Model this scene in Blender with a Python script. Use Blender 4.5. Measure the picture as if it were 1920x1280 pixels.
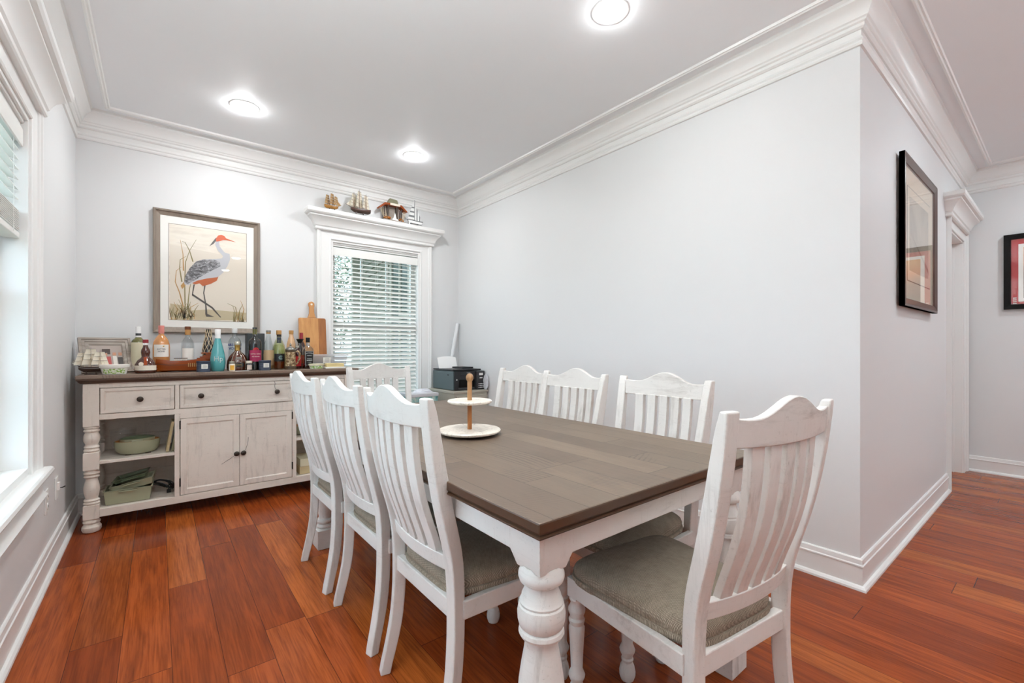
import bpy, bmesh, math, random
from mathutils import Vector, Matrix
from math import sin, cos, pi, radians as R

random.seed(7)
for o in list(bpy.data.objects):
    bpy.data.objects.remove(o)
SC = bpy.context.scene
COL = SC.collection

# ---------------------------------------------------------------- camera
cam_d = bpy.data.cameras.new('camera'); cam = bpy.data.objects.new('camera', cam_d); COL.objects.link(cam)
cam_d.sensor_width = 36.0; cam_d.lens = 835.2 * 36.0 / 1920.0
cam_d.shift_y = 11.8 / 1920.0; cam_d.clip_start = 0.02
cam.location = (0, 0, 1.13); cam.rotation_euler = (pi / 2, 0, -0.6719)
SC.camera = cam

# ---------------------------------------------------------------- world and exposure
W = bpy.data.worlds.new('world'); SC.world = W; W.use_nodes = True
wn = W.node_tree; bgn = wn.nodes['Background']
bgn.inputs[0].default_value = (0.66, 0.83, 1.0, 1); bgn.inputs[1].default_value = 2.4
vs = SC.view_settings
vs.view_transform = 'Standard'; vs.look = 'None'; vs.gamma = 1.0; vs.use_curve_mapping = False
vs.exposure = 0.82
LAMP = 125.0          # radiance of the recessed lamps
SC.cycles.max_bounces = 10; SC.cycles.diffuse_bounces = 6; SC.cycles.transparent_max_bounces = 24
SC.cycles.sample_clamp_indirect = 6.0

# ---------------------------------------------------------------- room numbers (metres)
XL, XR, D, YC, XF, CH = -0.4345, 2.578, 4.183, 0.619, 5.865, 2.74
YB = -3.4            # how far the open plan room is built behind the camera
ST = 0.962           # sideboard top
TT = 0.763           # table top

# ---------------------------------------------------------------- mesh collecting
class MB:
    def __init__(s): s.v = []; s.f = []; s.m = []; s.cur = 0
    def mat(s, i): s.cur = i; return s
    def add(s, vs_, fs):
        n = len(s.v); s.v += [tuple(p) for p in vs_]
        for f in fs: s.f.append(tuple(n + i for i in f)); s.m.append(s.cur)
        return s
    def box(s, x0, x1, y0, y1, z0, z1):
        return s.add([(x, y, z) for z in (z0, z1) for y in (y0, y1) for x in (x0, x1)],
              [(0, 2, 3, 1), (4, 5, 7, 6), (0, 1, 5, 4), (2, 6, 7, 3), (0, 4, 6, 2), (1, 3, 7, 5)])
    def loft(s, rings, cap=True, closed=True):
        n = len(rings[0]); vs_ = [p for r in rings for p in r]; fs = []
        for k in range(len(rings) - 1):
            for i in range(n if closed else n - 1):
                j = (i + 1) % n
                fs.append((k * n + i, k * n + j, (k + 1) * n + j, (k + 1) * n + i))
        if cap and closed:
            fs.append(tuple(range(n - 1, -1, -1))); fs.append(tuple((len(rings) - 1) * n + i for i in range(n)))
        return s.add(vs_, fs)
    def lathe(s, prof, c=(0, 0, 0), n=24, cap=True):
        return s.loft([[(c[0] + r * cos(2 * pi * i / n), c[1] + r * sin(2 * pi * i / n), c[2] + z) for i in range(n)] for r, z in prof], cap)
    def tube(s, pts, r, n=8, cap=True):
        pts = [Vector(p) for p in pts]; rings = []; up = None
        for k, p in enumerate(pts):
            t = (pts[min(k + 1, len(pts) - 1)] - pts[max(k - 1, 0)]).normalized()
            if up is None: up = t.orthogonal().normalized()
            a = (up - t * up.dot(t)).normalized(); b = t.cross(a); up = a
            rr = r[k] if isinstance(r, (list, tuple)) else r
            rings.append([p + (a * cos(2 * pi * i / n) + b * sin(2 * pi * i / n)) * rr for i in range(n)])
        return s.loft(rings, cap)
    def prism(s, poly, f0, f1):        # poly of (a,b); f0,f1 map (a,b)->point
        return s.loft([[f0(*p) for p in poly], [f1(*p) for p in poly]])
    def build(s, name, mats, parent=None, smooth=False, bevel=0, seg=2, T=None, sub=0):
        me = bpy.data.meshes.new(name)
        vv = s.v if T is None else [T(*p) for p in s.v]
        me.from_pydata(vv, [], s.f)
        if not isinstance(mats, (list, tuple)): mats = [mats]
        for m in mats: me.materials.append(m)
        for p, mi in zip(me.polygons, s.m): p.material_index = mi
        bm = bmesh.new(); bm.from_mesh(me); bmesh.ops.recalc_face_normals(bm, faces=bm.faces); bm.to_mesh(me); bm.free()
        if smooth:
            for p in me.polygons: p.use_smooth = True
            try: me.set_sharp_from_angle(angle=R(smooth if smooth is not True else 40))
            except Exception: pass
        o = bpy.data.objects.new(name, me); COL.objects.link(o)
        if parent is not None: o.parent = parent
        if bevel:
            b = o.modifiers.new('bevel', 'BEVEL'); b.width = bevel; b.segments = seg; b.limit_method = 'ANGLE'; b.angle_limit = R(40); b.harden_normals = False
        if sub:
            b = o.modifiers.new('sub', 'SUBSURF'); b.levels = sub; b.render_levels = sub
        return o

def thing(name, label, cat, loc=(0, 0, 0), rz=0, group=None):
    o = bpy.data.objects.new(name, None); COL.objects.link(o); o.empty_display_size = .05
    o.location = loc; o.rotation_euler = (0, 0, rz); o['label'] = label; o['category'] = cat
    if group: o['group'] = group
    return o
def tag(o, label, cat, group=None, kind=None):
    o['label'] = label; o['category'] = cat
    if group: o['group'] = group
    if kind: o['kind'] = kind
    return o
def struct(o, label=None, cat=None):
    o['kind'] = 'structure'
    if label: o['label'] = label
    if cat: o['category'] = cat
    return o
def dup_tree(o, parent=None):
    c = o.copy(); COL.objects.link(c)
    if parent is not None: c.parent = parent
    for ch in [q for q in bpy.data.objects if q.parent == o and q != c]:
        dup_tree(ch, c)
    return c

# ---------------------------------------------------------------- materials
def lin(c):
    if isinstance(c, str):
        c = [int(c[i:i + 2], 16) / 255 for i in (1, 3, 5)]
        c = [x / 12.92 if x <= .04045 else ((x + .055) / 1.055) ** 2.4 for x in c]
    return (*c[:3], 1)
def mat(name, col, rough=.5, metal=0, spec=.5, coat=0, bump=None, alpha=None):
    m = bpy.data.materials.new(name); m.use_nodes = True; nt = m.node_tree; b = nt.nodes['Principled BSDF']
    b.inputs['Base Color'].default_value = lin(col); b.inputs['Roughness'].default_value = rough
    b.inputs['Metallic'].default_value = metal; b.inputs['Specular IOR Level'].default_value = spec
    if coat: b.inputs['Coat Weight'].default_value = coat; b.inputs['Coat Roughness'].default_value = .08
    if bump:
        sc_, st = bump; t = nt.nodes.new('ShaderNodeTexNoise'); t.inputs['Scale'].default_value = sc_; t.inputs['Detail'].default_value = 4
        c = nt.nodes.new('ShaderNodeTexCoord'); nt.links.new(c.outputs['Object'], t.inputs['Vector'])
        bp_ = nt.nodes.new('ShaderNodeBump'); bp_.inputs['Strength'].default_value = st; bp_.inputs['Distance'].default_value = .002
        nt.links.new(t.outputs['Fac'], bp_.inputs['Height']); nt.links.new(bp_.outputs['Normal'], b.inputs['Normal'])
    return m
class N:
    def __init__(s, name):
        s.m = bpy.data.materials.new(name); s.m.use_nodes = True; s.t = s.m.node_tree; s.b = s.t.nodes['Principled BSDF']
    def n(s, typ, **k):
        q = s.t.nodes.new('ShaderNode' + typ)
        for a, v in k.items():
            if a.startswith('i_'): q.inputs[a[2:].replace('_', ' ')].default_value = v
            else: setattr(q, a, v)
        return q
    def l(s, a, b): s.t.links.new(a, b)
    def math(s, op, a, b=None, c=None):
        q = s.t.nodes.new('ShaderNodeMath'); q.operation = op
        for i, v in enumerate((a, b, c)):
            if v is None: continue
            if isinstance(v, (int, float)): q.inputs[i].default_value = v
            else: s.l(v, q.inputs[i])
        return q.outputs[0]
    def mix(s, fac, a, b, typ='MIX'):
        q = s.t.nodes.new('ShaderNodeMix'); q.data_type = 'RGBA'; q.blend_type = typ
        for sock, v in ((q.inputs[0], fac), (q.inputs[6], a), (q.inputs[7], b)):
            if isinstance(v, (int, float)): sock.default_value = v
            elif isinstance(v, (tuple, list)): sock.default_value = v
            elif isinstance(v, str): sock.default_value = lin(v)
            else: s.l(v, sock)
        return q.outputs[2]
    def coord(s, what='Object', scale=(1, 1, 1), rot=(0, 0, 0), rnd=False):
        c = s.n('TexCoord'); mp = s.n('Mapping'); mp.inputs['Scale'].default_value = scale; mp.inputs['Rotation'].default_value = rot
        s.l(c.outputs[what], mp.inputs['Vector'])
        if rnd:
            oi = s.n('ObjectInfo'); cb = s.n('CombineXYZ')
            s.l(s.math('MULTIPLY', oi.outputs['Random'], 17.0), cb.inputs[0]); s.l(s.math('MULTIPLY', oi.outputs['Random'], 9.0), cb.inputs[1])
            s.l(cb.outputs[0], mp.inputs['Location'])
        return mp.outputs[0]
    def noise(s, vec, scale, detail=4, rough=.55, dist=0):
        q = s.n('TexNoise'); q.inputs['Scale'].default_value = scale; q.inputs['Detail'].default_value = detail; q.inputs['Roughness'].default_value = rough; q.inputs['Distortion'].default_value = dist
        s.l(vec, q.inputs['Vector']); return q.outputs['Fac']
    def ramp(s, fac, stops):
        q = s.n('ValToRGB'); s.l(fac, q.inputs[0]); e = q.color_ramp.elements
        while len(e) < len(stops): e.new(.5)
        for el, (p, c) in zip(e, stops): el.position = p; el.color = lin(c) if isinstance(c, str) else (c, c, c, 1) if isinstance(c, (int, float)) else (*c[:3], 1)
        return q.outputs[0]
    def bump(s, h, strength=.3, dist=.002):
        q = s.n('Bump'); q.inputs['Strength'].default_value = strength; q.inputs['Distance'].default_value = dist
        s.l(h, q.inputs['Height']); s.l(q.outputs[0], s.b.inputs['Normal'])

M = {}
def wall_mat(name, c):
    k = N(name); v = k.coord('Object'); f = k.noise(v, 1.3, 3)
    k.l(k.mix(k.ramp(f, [(.35, 0.0), (.75, .05)]), lin(c), lin('#d0d2d3')), k.b.inputs['Base Color'])
    k.b.inputs['Roughness'].default_value = .5; k.b.inputs['Specular IOR Level'].default_value = .35
    k.bump(k.noise(v, 180, 2), .05, .001); return k.m
M['wall'] = wall_mat('wall_paint', '#e0e1e1'); M['ceiling'] = wall_mat('ceiling_paint', '#eff1f3')
M['trim'] = mat('trim_paint', '#ececea', .32, bump=(25, .03))
M['blind'] = mat('blind_white', '#eeeeea', .35)

def floor_mat():
    k = N('cherry_floor'); c = k.n('TexCoord'); sp = k.n('SeparateXYZ'); k.l(c.outputs['Object'], sp.inputs[0])
    w, L = .1485, 1.25
    xr = k.math('DIVIDE', k.math('ADD', sp.outputs[0], 9 * w - .04), w); row = k.math('FLOOR', xr)
    wn1 = k.n('TexWhiteNoise', noise_dimensions='1D'); k.l(row, wn1.inputs['W'])
    yr = k.math('ADD', k.math('DIVIDE', k.math('ADD', sp.outputs[1], 20.0), L), k.math('MULTIPLY', wn1.outputs['Value'], 3.7)); pl = k.math('FLOOR', yr)
    cb = k.n('CombineXYZ'); k.l(row, cb.inputs[0]); k.l(pl, cb.inputs[1])
    wn2 = k.n('TexWhiteNoise', noise_dimensions='2D'); k.l(cb.outputs[0], wn2.inputs['Vector'])
    fx = k.math('FRACT', xr); fy = k.math('FRACT', yr)
    ex = k.math('MINIMUM', fx, k.math('SUBTRACT', 1.0, fx)); ey = k.math('MINIMUM', fy, k.math('SUBTRACT', 1.0, fy))
    gx = k.math('LESS_THAN', ex, .0075); gy = k.math('LESS_THAN', ey, .0012); gap = k.math('MAXIMUM', gx, gy)
    base = k.ramp(wn2.outputs['Value'], [(0, '#873b18'), (.35, '#98461c'), (.7, '#a75022'), (.92, '#b9642a'), (1, '#833a1c')])
    off = k.n('CombineXYZ'); k.l(k.math('MULTIPLY', wn2.outputs['Value'], 31.0), off.inputs[0]); k.l(k.math('MULTIPLY', wn2.outputs['Value'], 13.0), off.inputs[2])
    va = k.n('VectorMath', operation='ADD'); k.l(c.outputs['Object'], va.inputs[0]); k.l(off.outputs[0], va.inputs[1])
    mp = k.n('Mapping'); mp.inputs['Scale'].default_value = (14, 1.1, 1); k.l(va.outputs[0], mp.inputs['Vector'])
    g1 = k.noise(mp.outputs[0], 2.2, 7, .62, .6)
    mp2 = k.n('Mapping'); mp2.inputs['Scale'].default_value = (90, 2.5, 1); k.l(va.outputs[0], mp2.inputs['Vector'])
    g2 = k.noise(mp2.outputs[0], 2.0, 3)
    col = k.mix(k.ramp(g1, [(.38, 0.0), (.74, .72)]), base, '#632711')
    col = k.mix(k.ramp(g2, [(.45, 0.0), (.75, .5)]), col, '#4a1b0c')
    col = k.mix(k.math('MULTIPLY', gap, .75), col, '#32130a')
    k.l(col, k.b.inputs['Base Color'])
    rg = k.noise(k.coord('Object', (1, 1, 1)), 3.5, 4)
    rr = k.n('MapRange'); k.l(rg, rr.inputs[0]); rr.inputs[3].default_value = .13; rr.inputs[4].default_value = .3
    k.l(rr.outputs[0], k.b.inputs['Roughness']); k.b.inputs['Specular IOR Level'].default_value = .17
    k.bump(k.math('SUBTRACT', k.math('MULTIPLY', g1, .15), gap), .35, .0012); return k.m
M['floor'] = floor_mat()

def white_wood(name, axis=2, base='#e9e6e2', wear='#8d8277', amt=.8):
    k = N(name); sc_ = [9, 9, 9]; sc_[axis] = 1.3; sx = [5, 5, 5]; sx[axis] = 110
    v = k.coord('Object', tuple(sc_), rnd=True); v1 = k.coord('Object', rnd=True); vx = k.coord('Object', tuple(sx), rnd=True)
    f = k.noise(v, 2.6, 9, .72, .3); big = k.noise(v1, 4.5, 4, .6); cross = k.noise(vx, 1.6, 5, .7, .2); sp = k.noise(v1, 95, 4, .75)
    m_ = k.math('MULTIPLY', k.ramp(f, [(.52, 0.0), (.72, .75)]), k.ramp(big, [(.38, .1), (.62, 1.0)]))
    m2 = k.math('MULTIPLY', k.ramp(cross, [(.55, 0.0), (.75, .4)]), k.ramp(big, [(.47, .03), (.60, .9)]))
    m3 = k.math('MULTIPLY', k.ramp(sp, [(.60, 0.0), (.70, .55)]), k.ramp(big, [(.40, .15), (.60, .9)]))
    bv = k.n('Bevel'); bv.samples = 3; bv.inputs['Radius'].default_value = .0035
    ge = k.n('NewGeometry'); dt = k.n('VectorMath', operation='DOT_PRODUCT'); k.l(bv.outputs[0], dt.inputs[0]); k.l(ge.outputs['Normal'], dt.inputs[1])
    edge = k.math('MULTIPLY', k.ramp(k.math('SUBTRACT', 1.0, dt.outputs['Value']), [(.02, 0.0), (.14, 1.0)]), k.ramp(k.noise(v1, 42, 5, .7), [(.47, 0.0), (.58, .85)]))
    mm = k.math('MULTIPLY', k.math('MAXIMUM', k.math('MAXIMUM', m_, edge), k.math('MAXIMUM', m2, m3)), amt)
    tone = k.mix(big, lin(base), k.mix(.5, lin(base), '#c4bab0'))
    k.l(k.mix(mm, tone, lin(wear)), k.b.inputs['Base Color'])
    k.b.inputs['Roughness'].default_value = .58
    k.bump(k.math('ADD', k.math('MULTIPLY', cross, .5), k.math('MULTIPLY', k.noise(v, 14, 5), .5)), .30, .0014); return k.m
M['ww_z'] = white_wood('distressed_white_vertical', 2); M['ww_x'] = white_wood('distressed_white_across', 0); M['ww_y'] = white_wood('distressed_white_lengthwise', 1)
M['sb_z'] = white_wood('sideboard_white_vertical', 2, '#e8ded2', '#8a7f75', .8); M['sb_x'] = white_wood('sideboard_white_across', 0, '#e8ded2', '#8a7f75', .8)

def top_wood(name, lengthwise=1, boards=None, base=('#6b5b4c', '#776554', '#635244')):
    k = N(name); c = k.n('TexCoord'); sp = k.n('SeparateXYZ'); k.l(c.outputs['Object'], sp.inputs[0])
    la, ac = lengthwise, 1 - lengthwise
    sc_ = [1.6, 1.6, 1]; sc_[ac] = 22
    w = boards or .2
    xr = k.math('DIVIDE', k.math('ADD', sp.outputs[ac], 3.0), w); row = k.math('FLOOR', xr)
    wn1 = k.n('TexWhiteNoise', noise_dimensions='1D'); k.l(row, wn1.inputs['W'])
    yr = k.math('ADD', k.math('DIVIDE', k.math('ADD', sp.outputs[la], 5.0), .74), k.math('MULTIPLY', wn1.outputs['Value'], 5.3)); pl = k.math('FLOOR', yr)
    cb = k.n('CombineXYZ'); k.l(row, cb.inputs[0]); k.l(pl, cb.inputs[1])
    wn2 = k.n('TexWhiteNoise', noise_dimensions='2D'); k.l(cb.outputs[0], wn2.inputs['Vector'])
    off = k.n('CombineXYZ'); k.l(k.math('MULTIPLY', wn2.outputs['Value'], 7.0), off.inputs[0]); k.l(k.math('MULTIPLY', wn2.outputs['Value'], 5.0), off.inputs[1])
    va = k.n('VectorMath', operation='ADD'); k.l(c.outputs['Object'], va.inputs[0]); k.l(off.outputs[0], va.inputs[1])
    mp = k.n('Mapping'); mp.inputs['Scale'].default_value = tuple(sc_); k.l(va.outputs[0], mp.inputs['Vector'])
    g = k.noise(mp.outputs[0], 3, 8, .65, .4)
    saw = k.n('TexWave', wave_type='RINGS', rings_direction='SPHERICAL'); saw.inputs['Scale'].default_value = 26; saw.inputs['Distortion'].default_value = 1.2; saw.inputs['Detail'].default_value = 2
    k.l(va.outputs[0], saw.inputs['Vector'])
    col = k.ramp(wn2.outputs['Value'], [(0, base[0]), (.5, base[1]), (1, base[2])])
    col = k.mix(k.ramp(g, [(.4, 0.0), (.75, .65)]), col, '#5f5044')
    patch = k.ramp(k.noise(va.outputs[0], 3.5, 3), [(.48, 0.0), (.62, 1.0)])
    sm = k.math('MULTIPLY', k.ramp(saw.outputs['Fac'], [(0, .8), (.4, 0.0)]), patch)
    col = k.mix(sm, col, '#493a2f')
    if boards:
        fx = k.math('FRACT', xr); ex = k.math('MINIMUM', fx, k.math('SUBTRACT', 1.0, fx))
        fy = k.math('FRACT', yr); ey = k.math('MINIMUM', fy, k.math('SUBTRACT', 1.0, fy))
        gap = k.math('MAXIMUM', k.math('LESS_THAN', ex, .011), k.math('LESS_THAN', ey, .0018))
        col = k.mix(k.math('MULTIPLY', gap, .8), col, '#3a2c23')
        h = k.math('SUBTRACT', k.math('MULTIPLY', g, .4), gap)
    else: h = k.math('MULTIPLY', g, .4)
    k.l(col, k.b.inputs['Base Color']); k.b.inputs['Roughness'].default_value = .46
    k.bump(h, .35, .0012); return k.m
M['table_top'] = top_wood('table_planks', 1, .1148); M['sb_top'] = top_wood('sideboard_top_planks', 0, None, ('#7d6a5b', '#857263', '#7a6757'))
M['dark_edge'] = mat('dark_walnut_edge', '#48301f', .38, bump=(40, .15))

def fabric():
    k = N('tweed_fabric'); v = k.coord('Object', (1, 1, .25), (0, 0, R(38)))
    a = k.n('TexWave', wave_type='BANDS', bands_direction='X'); a.inputs['Scale'].default_value = 108; a.inputs['Distortion'].default_value = 1.4; a.inputs['Detail'].default_value = 1; k.l(v, a.inputs['Vector'])
    b = k.n('TexWave', wave_type='BANDS', bands_direction='Y'); b.inputs['Scale'].default_value = 108; b.inputs['Distortion'].default_value = 1.4; b.inputs['Detail'].default_value = 1; k.l(v, b.inputs['Vector'])
    h = k.math('MULTIPLY', a.outputs['Fac'], b.outputs['Fac'])
    n_ = k.noise(v, 55, 2)
    f = k.math('ADD', k.math('MULTIPLY', h, .9), k.math('MULTIPLY', n_, .35))
    k.l(k.ramp(f, [(.05, '#655a4f'), (.35, '#918372'), (.9, '#c4b6a3')]), k.b.inputs['Base Color'])
    k.b.inputs['Roughness'].default_value = .92; k.b.inputs['Specular IOR Level'].default_value = .15
    k.bump(h, .5, .0015); return k.m
M['fabric'] = fabric()
def streak_wood(name, a, b, axis=2, rough=.45, sc0=3.0):
    k = N(name); s_ = [12, 12, 12]; s_[axis] = 1.2
    v = k.coord('Object', tuple(s_), rnd=True); f = k.noise(v, sc0, 6, .6, .5)
    k.l(k.ramp(f, [(.3, a), (.7, b)]), k.b.inputs['Base Color']); k.b.inputs['Roughness'].default_value = rough
    k.bump(f, .12, .001); return k.m
M['grey_frame'] = streak_wood('weathered_grey_wood', '#857a70', '#b5aba0', 0, .6); M['taupe'] = streak_wood('taupe_frame', '#7f7267', '#958779', 2, .4)
M['acacia'] = streak_wood('board_light', '#b87c45', '#cf9a5e', 2, .42); M['acacia2'] = streak_wood('board_dark', '#8a5226', '#a86a34', 2, .42)
M['ship'] = streak_wood('varnished_ship', '#7c3210', '#ad561c', 0, .25, 1.5); M['ship_dark'] = streak_wood('dark_hull', '#2a1c14', '#4a3428', 0, .35)
M['honey'] = streak_wood('honey_hull', '#8a5a1c', '#b88438', 0, .35); M['poleW'] = streak_wood('oak_dowel', '#8d6544', '#b08458', 2, .4)
M['frame_dk'] = mat('dark_brown_frame', '#2a1a14', .3); M['frame_br'] = mat('brown_frame_slope', '#4b2f25', .3); M['black'] = mat('black_paint', '#0a0807', .4, spec=.12)
M['matb'] = mat('mat_board', '#f0efe9', .8); M['matc'] = mat('cream_mat_board', '#dccfbb', .8); M['knob'] = mat('bronze_knob', '#3d342d', .42, .6)
M['nickel'] = mat('hinge_black', '#221c18', .5, .5)
def marble():
    k = N('mosaic_plate'); v = k.coord('Object'); a = k.noise(v, 38, 6, .7, 1.5)
    k.l(k.ramp(a, [(.42, '#efe7da'), (.56, '#e5dccf'), (.66, '#a99f94')]), k.b.inputs['Base Color']); k.b.inputs['Roughness'].default_value = .35; return k.m
M['marble'] = marble()
def pane_mat(name, tint=(1, 1, 1), refl=.7, rough=.0, keep=1.0):
    k = N(name); nt = k.t; out = nt.nodes['Material Output']
    tr = k.n('BsdfTransparent'); tr.inputs[0].default_value = (*[t * keep for t in tint], 1)
    gl = k.n('BsdfGlossy'); gl.inputs['Roughness'].default_value = rough; gl.inputs[0].default_value = (1, 1, 1, 1)
    lw = k.n('LayerWeight'); lw.inputs[0].default_value = .5
    fr = k.math('ADD', k.math('MULTIPLY', k.math('POWER', lw.outputs['Facing'], 4.5), .9), .04)
    mx = k.n('MixShader'); k.l(k.math('MINIMUM', k.math('MULTIPLY', fr, refl), 1.0), mx.inputs[0]); k.l(tr.outputs[0], mx.inputs[1]); k.l(gl.outputs[0], mx.inputs[2]); k.l(mx.outputs[0], out.inputs[0])
    return k.m
M['pane'] = pane_mat('window_glass', (.97, 1, .99), .8); M['picglass'] = pane_mat('picture_glass', (1, 1, 1), .6)
M['clear'] = pane_mat('clear_bottle_glass', (.9, .93, .94), 1.6, .03, .93); M['greenclear'] = pane_mat('green_clear_glass', (.93, .95, .80), 1.6, .03, .95)
M['bowlglass'] = pane_mat('bowl_glass', (1, 1, 1), .9, .02, .97)
M['plast'] = mat('milky_plastic', '#cfd0d4', .2); M['plast'].node_tree.nodes['Principled BSDF'].inputs['Alpha'].default_value = .42
for n_, c_ in dict(olive='#5d5a22', wine='#0e0a08', blush='#c98a52', cognac='#4b1c08', amber='#7a3410', teal='#4d9da0', darkred='#35090c', brownbottle='#3a1608', oran='#a8481a').items():
    M[n_] = mat('glass_' + n_, c_, .08, spec=.6, coat=.4)
for n_, c_, r_ in [('paperw', '#efece4', .7), ('cream', '#d9d2b4', .7), ('pink', '#cf7f74', .4), ('capred', '#8e1f28', .35), ('capblack', '#0d0c0c', .35), ('magenta', '#9c1f4e', .6), ('blacklabel', '#121110', .5), ('cork', '#b98a52', .8), ('corkd', '#6d3b1a', .6), ('silver', '#c9c4b4', .3), ('navy', '#2b3548', .45), ('bluetext', '#1d2a78', .5), ('red', '#b41f24', .35), ('darkgrey', '#353a3c', .6), ('green', '#6fa32c', .6), ('tubwhite', '#e8e6de', .45), ('butter', '#d9c48c', .6), ('stein', '#8d7553', .4), ('steind', '#4a3a26', .4), ('pewter', '#8c8a84', .3), ('plblack', '#16171a', .4), ('plslate', '#4a5759', .5), ('panelblk', '#2b2a2c', .35), ('papers', '#f4f4f2', .8), ('sage', '#9fa085', .4), ('sagein', '#c98a4c', .5), ('sagelid', '#5d6a52', .4), ('bookc', '#c9b58c', .8), ('bookd', '#8e8466', .8), ('cord', '#0c0c0d', .5), ('outlet', '#efefec', .4), ('sail', '#e9e2d0', .8), ('sailgrey', '#7d7f80', .7), ('rope', '#cdb99a', .8), ('brass', '#c9a45a', .35), ('bone', '#e6dccb', .6), ('lavender', '#c6c7cb', .6), ('tealb', '#6fb0b3', .6), ('tealdk', '#1f4a52', .6), ('cabgrey', '#a8a294', .55), ('steel', '#9a9a98', .35), ('grass', '#3f5a2c', .9), ('bark', '#4a4038', .9), ('redmat', '#b01820', .8), ('white', '#f2f2f0', .5), ('roll', '#e6e7e8', .5), ('hookblk', '#141414', .5), ('porch', '#8d8676', .7), ('porchd', '#4f5a56', .7), ('porchw', '#b5ab9c', .6), ('porchroof', '#7d8a83', .7)]:
    M[n_] = mat(n_ + '_finish', c_, r_, metal=.8 if n_ in ('silver', 'pewter', 'brass', 'steel') else 0)
def leaf_mat():
    k = N('leaves'); v = k.coord('Object'); k.l(k.ramp(k.noise(v, 9, 3), [(.3, '#2e3d2c'), (.7, '#7c8a68')]), k.b.inputs['Base Color']); k.b.inputs['Roughness'].default_value = .7; return k.m
M['leaf'] = leaf_mat()
def emit(name, col, st):
    k = N(name); e = k.n('Emission'); e.inputs[0].default_value = (*col, 1); e.inputs[1].default_value = st; k.l(e.outputs[0], k.t.nodes['Material Output'].inputs[0]); return k.m
M['lamp'] = emit('lamp_lens', (.955, .975, 1.0), LAMP); M['fill_lamp2'] = emit('fill_lens_dim', (.86, .95, 1.0), LAMP * 1.0); M['lampA'] = emit('lamp_lens_left', (.965, .975, .985), LAMP * 1.22); M['lampB'] = emit('lamp_lens_right', (.965, .975, .985), LAMP * .75); M['fill_lamp3'] = emit('fill_lens_low', (.955, .975, 1.0), LAMP * .25); M['fill_globe'] = emit('uplight', (.93, .985, 1.0), 95.0); M['fill_globe3'] = emit('fill_uplight_near', (.93, .985, 1.0), 310.0); M['fill_globe2'] = emit('fill_uplight_dim', (.88, .955, 1.0), 120.0)  # uplight emitters are added fill for the ceiling, no known fixtures

# ---------------------------------------------------------------- text
def text_pts(s, size, m_, parent, name, place, depth=.0003, bend=None):
    cu = bpy.data.curves.new('t', 'FONT'); cu.body = s; cu.size = size; cu.align_x = 'CENTER'; cu.align_y = 'CENTER'; cu.extrude = depth; cu.resolution_u = 2
    o = bpy.data.objects.new('t', cu); COL.objects.link(o); bpy.context.view_layer.update()
    me = bpy.data.meshes.new_from_object(o.evaluated_get(bpy.context.evaluated_depsgraph_get())); bpy.data.objects.remove(o)
    for v in me.vertices: v.co = place(v.co.x, v.co.y, v.co.z)
    me.materials.clear(); me.materials.append(m_); me.name = name
    ob = bpy.data.objects.new(name, me); COL.objects.link(ob)
    if parent is not None: ob.parent = parent
    return ob
def on_cyl(r, z0, face=-pi / 2):
    def f(x, y, z):
        a = face + x / r; return ((r + .0006 + z) * cos(a), (r + .0006 + z) * sin(a), z0 + y)
    return f
def on_front(x0, y0, z0):
    return lambda x, y, z: (x0 + x, y0 - .0004 - z, z0 + y)
# ================================================================ ROOM
TB = lambda u, n, z: (u, D - n, z)          # back wall, normal -Y
TL = lambda u, n, z: (XL + n, u, z)         # left wall, normal +X
TR = lambda u, n, z: (XR - n, u, z)         # right wall, normal -X
TH = lambda u, n, z: (u, YC - n, z)         # hall wall, normal -Y
TF = lambda u, n, z: (XF - n, u, z)         # far wall, normal -X

def sweep(mb, prof, u0, u1, k0=0, k1=0):    # prof: closed list of (n,z); k: mitre (u shift per n)
    return mb.loft([[(u0 + k0 * n, n, z) for n, z in prof], [(u1 + k1 * n, n, z) for n, z in prof]])

fl = MB().box(XL - .15, XF + .15, YB, D + .15, -.12, 0).build('floor', M['floor']); struct(fl, 'polished reddish brown cherry plank floor', 'floor')
ce = MB().box(XL - .15, XF + .15, YB, D + .15, CH, CH + .12).build('ceiling', M['ceiling']); struct(ce, 'flat white ceiling', 'ceiling')

WZ0, WZ1 = .60, 2.11                        # window openings
LW = [(.62, 2.775)]            # left wall openings (y)
BW = (1.229, 2.112)                         # back wall opening (x)
def wall_with_holes(u0, u1, holes, T, name, th=.14, z0=WZ0, z1=WZ1):
    mb = MB(); cur = u0
    for a, b in sorted(holes):
        mb.box(cur, a, -th, 0, 0, CH); mb.box(a, b, -th, 0, 0, z0) if z0 > 0 else None; mb.box(a, b, -th, 0, z1, CH); cur = b
    mb.box(cur, u1, -th, 0, 0, CH)
    return mb.build(name, M['wall'], T=T)
struct(wall_with_holes(YB, D + .14, LW, TL, 'wall_left'), 'light grey wall with tall windows on the left', 'wall')
struct(wall_with_holes(XL, XR + .12, [BW], TB, 'wall_back'), 'light grey wall behind the sideboard', 'wall')
struct(MB().box(XR, XR + .12, YC + .12, D, 0, CH).build('wall_right', M['wall']), 'long plain light grey wall right of the table', 'wall')
DX0, DX1, DZ = 5.0, 5.70, 2.09
struct(wall_with_holes(XR, XF, [(DX0, DX1)], TH, 'wall_hall', .12, 0, DZ), 'light grey hall wall with the dark framed picture', 'wall')
struct(MB().box(XF, XF + .12, YB, YC + .3, 0, CH).build('wall_far', M['wall']), 'light grey wall at the far right end', 'wall')
struct(MB().box(XL - .14, XF + .12, YB - .12, YB, 0, CH).build('wall_rear', M['wall']), 'wall closing the open room behind the viewpoint', 'wall')
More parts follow.
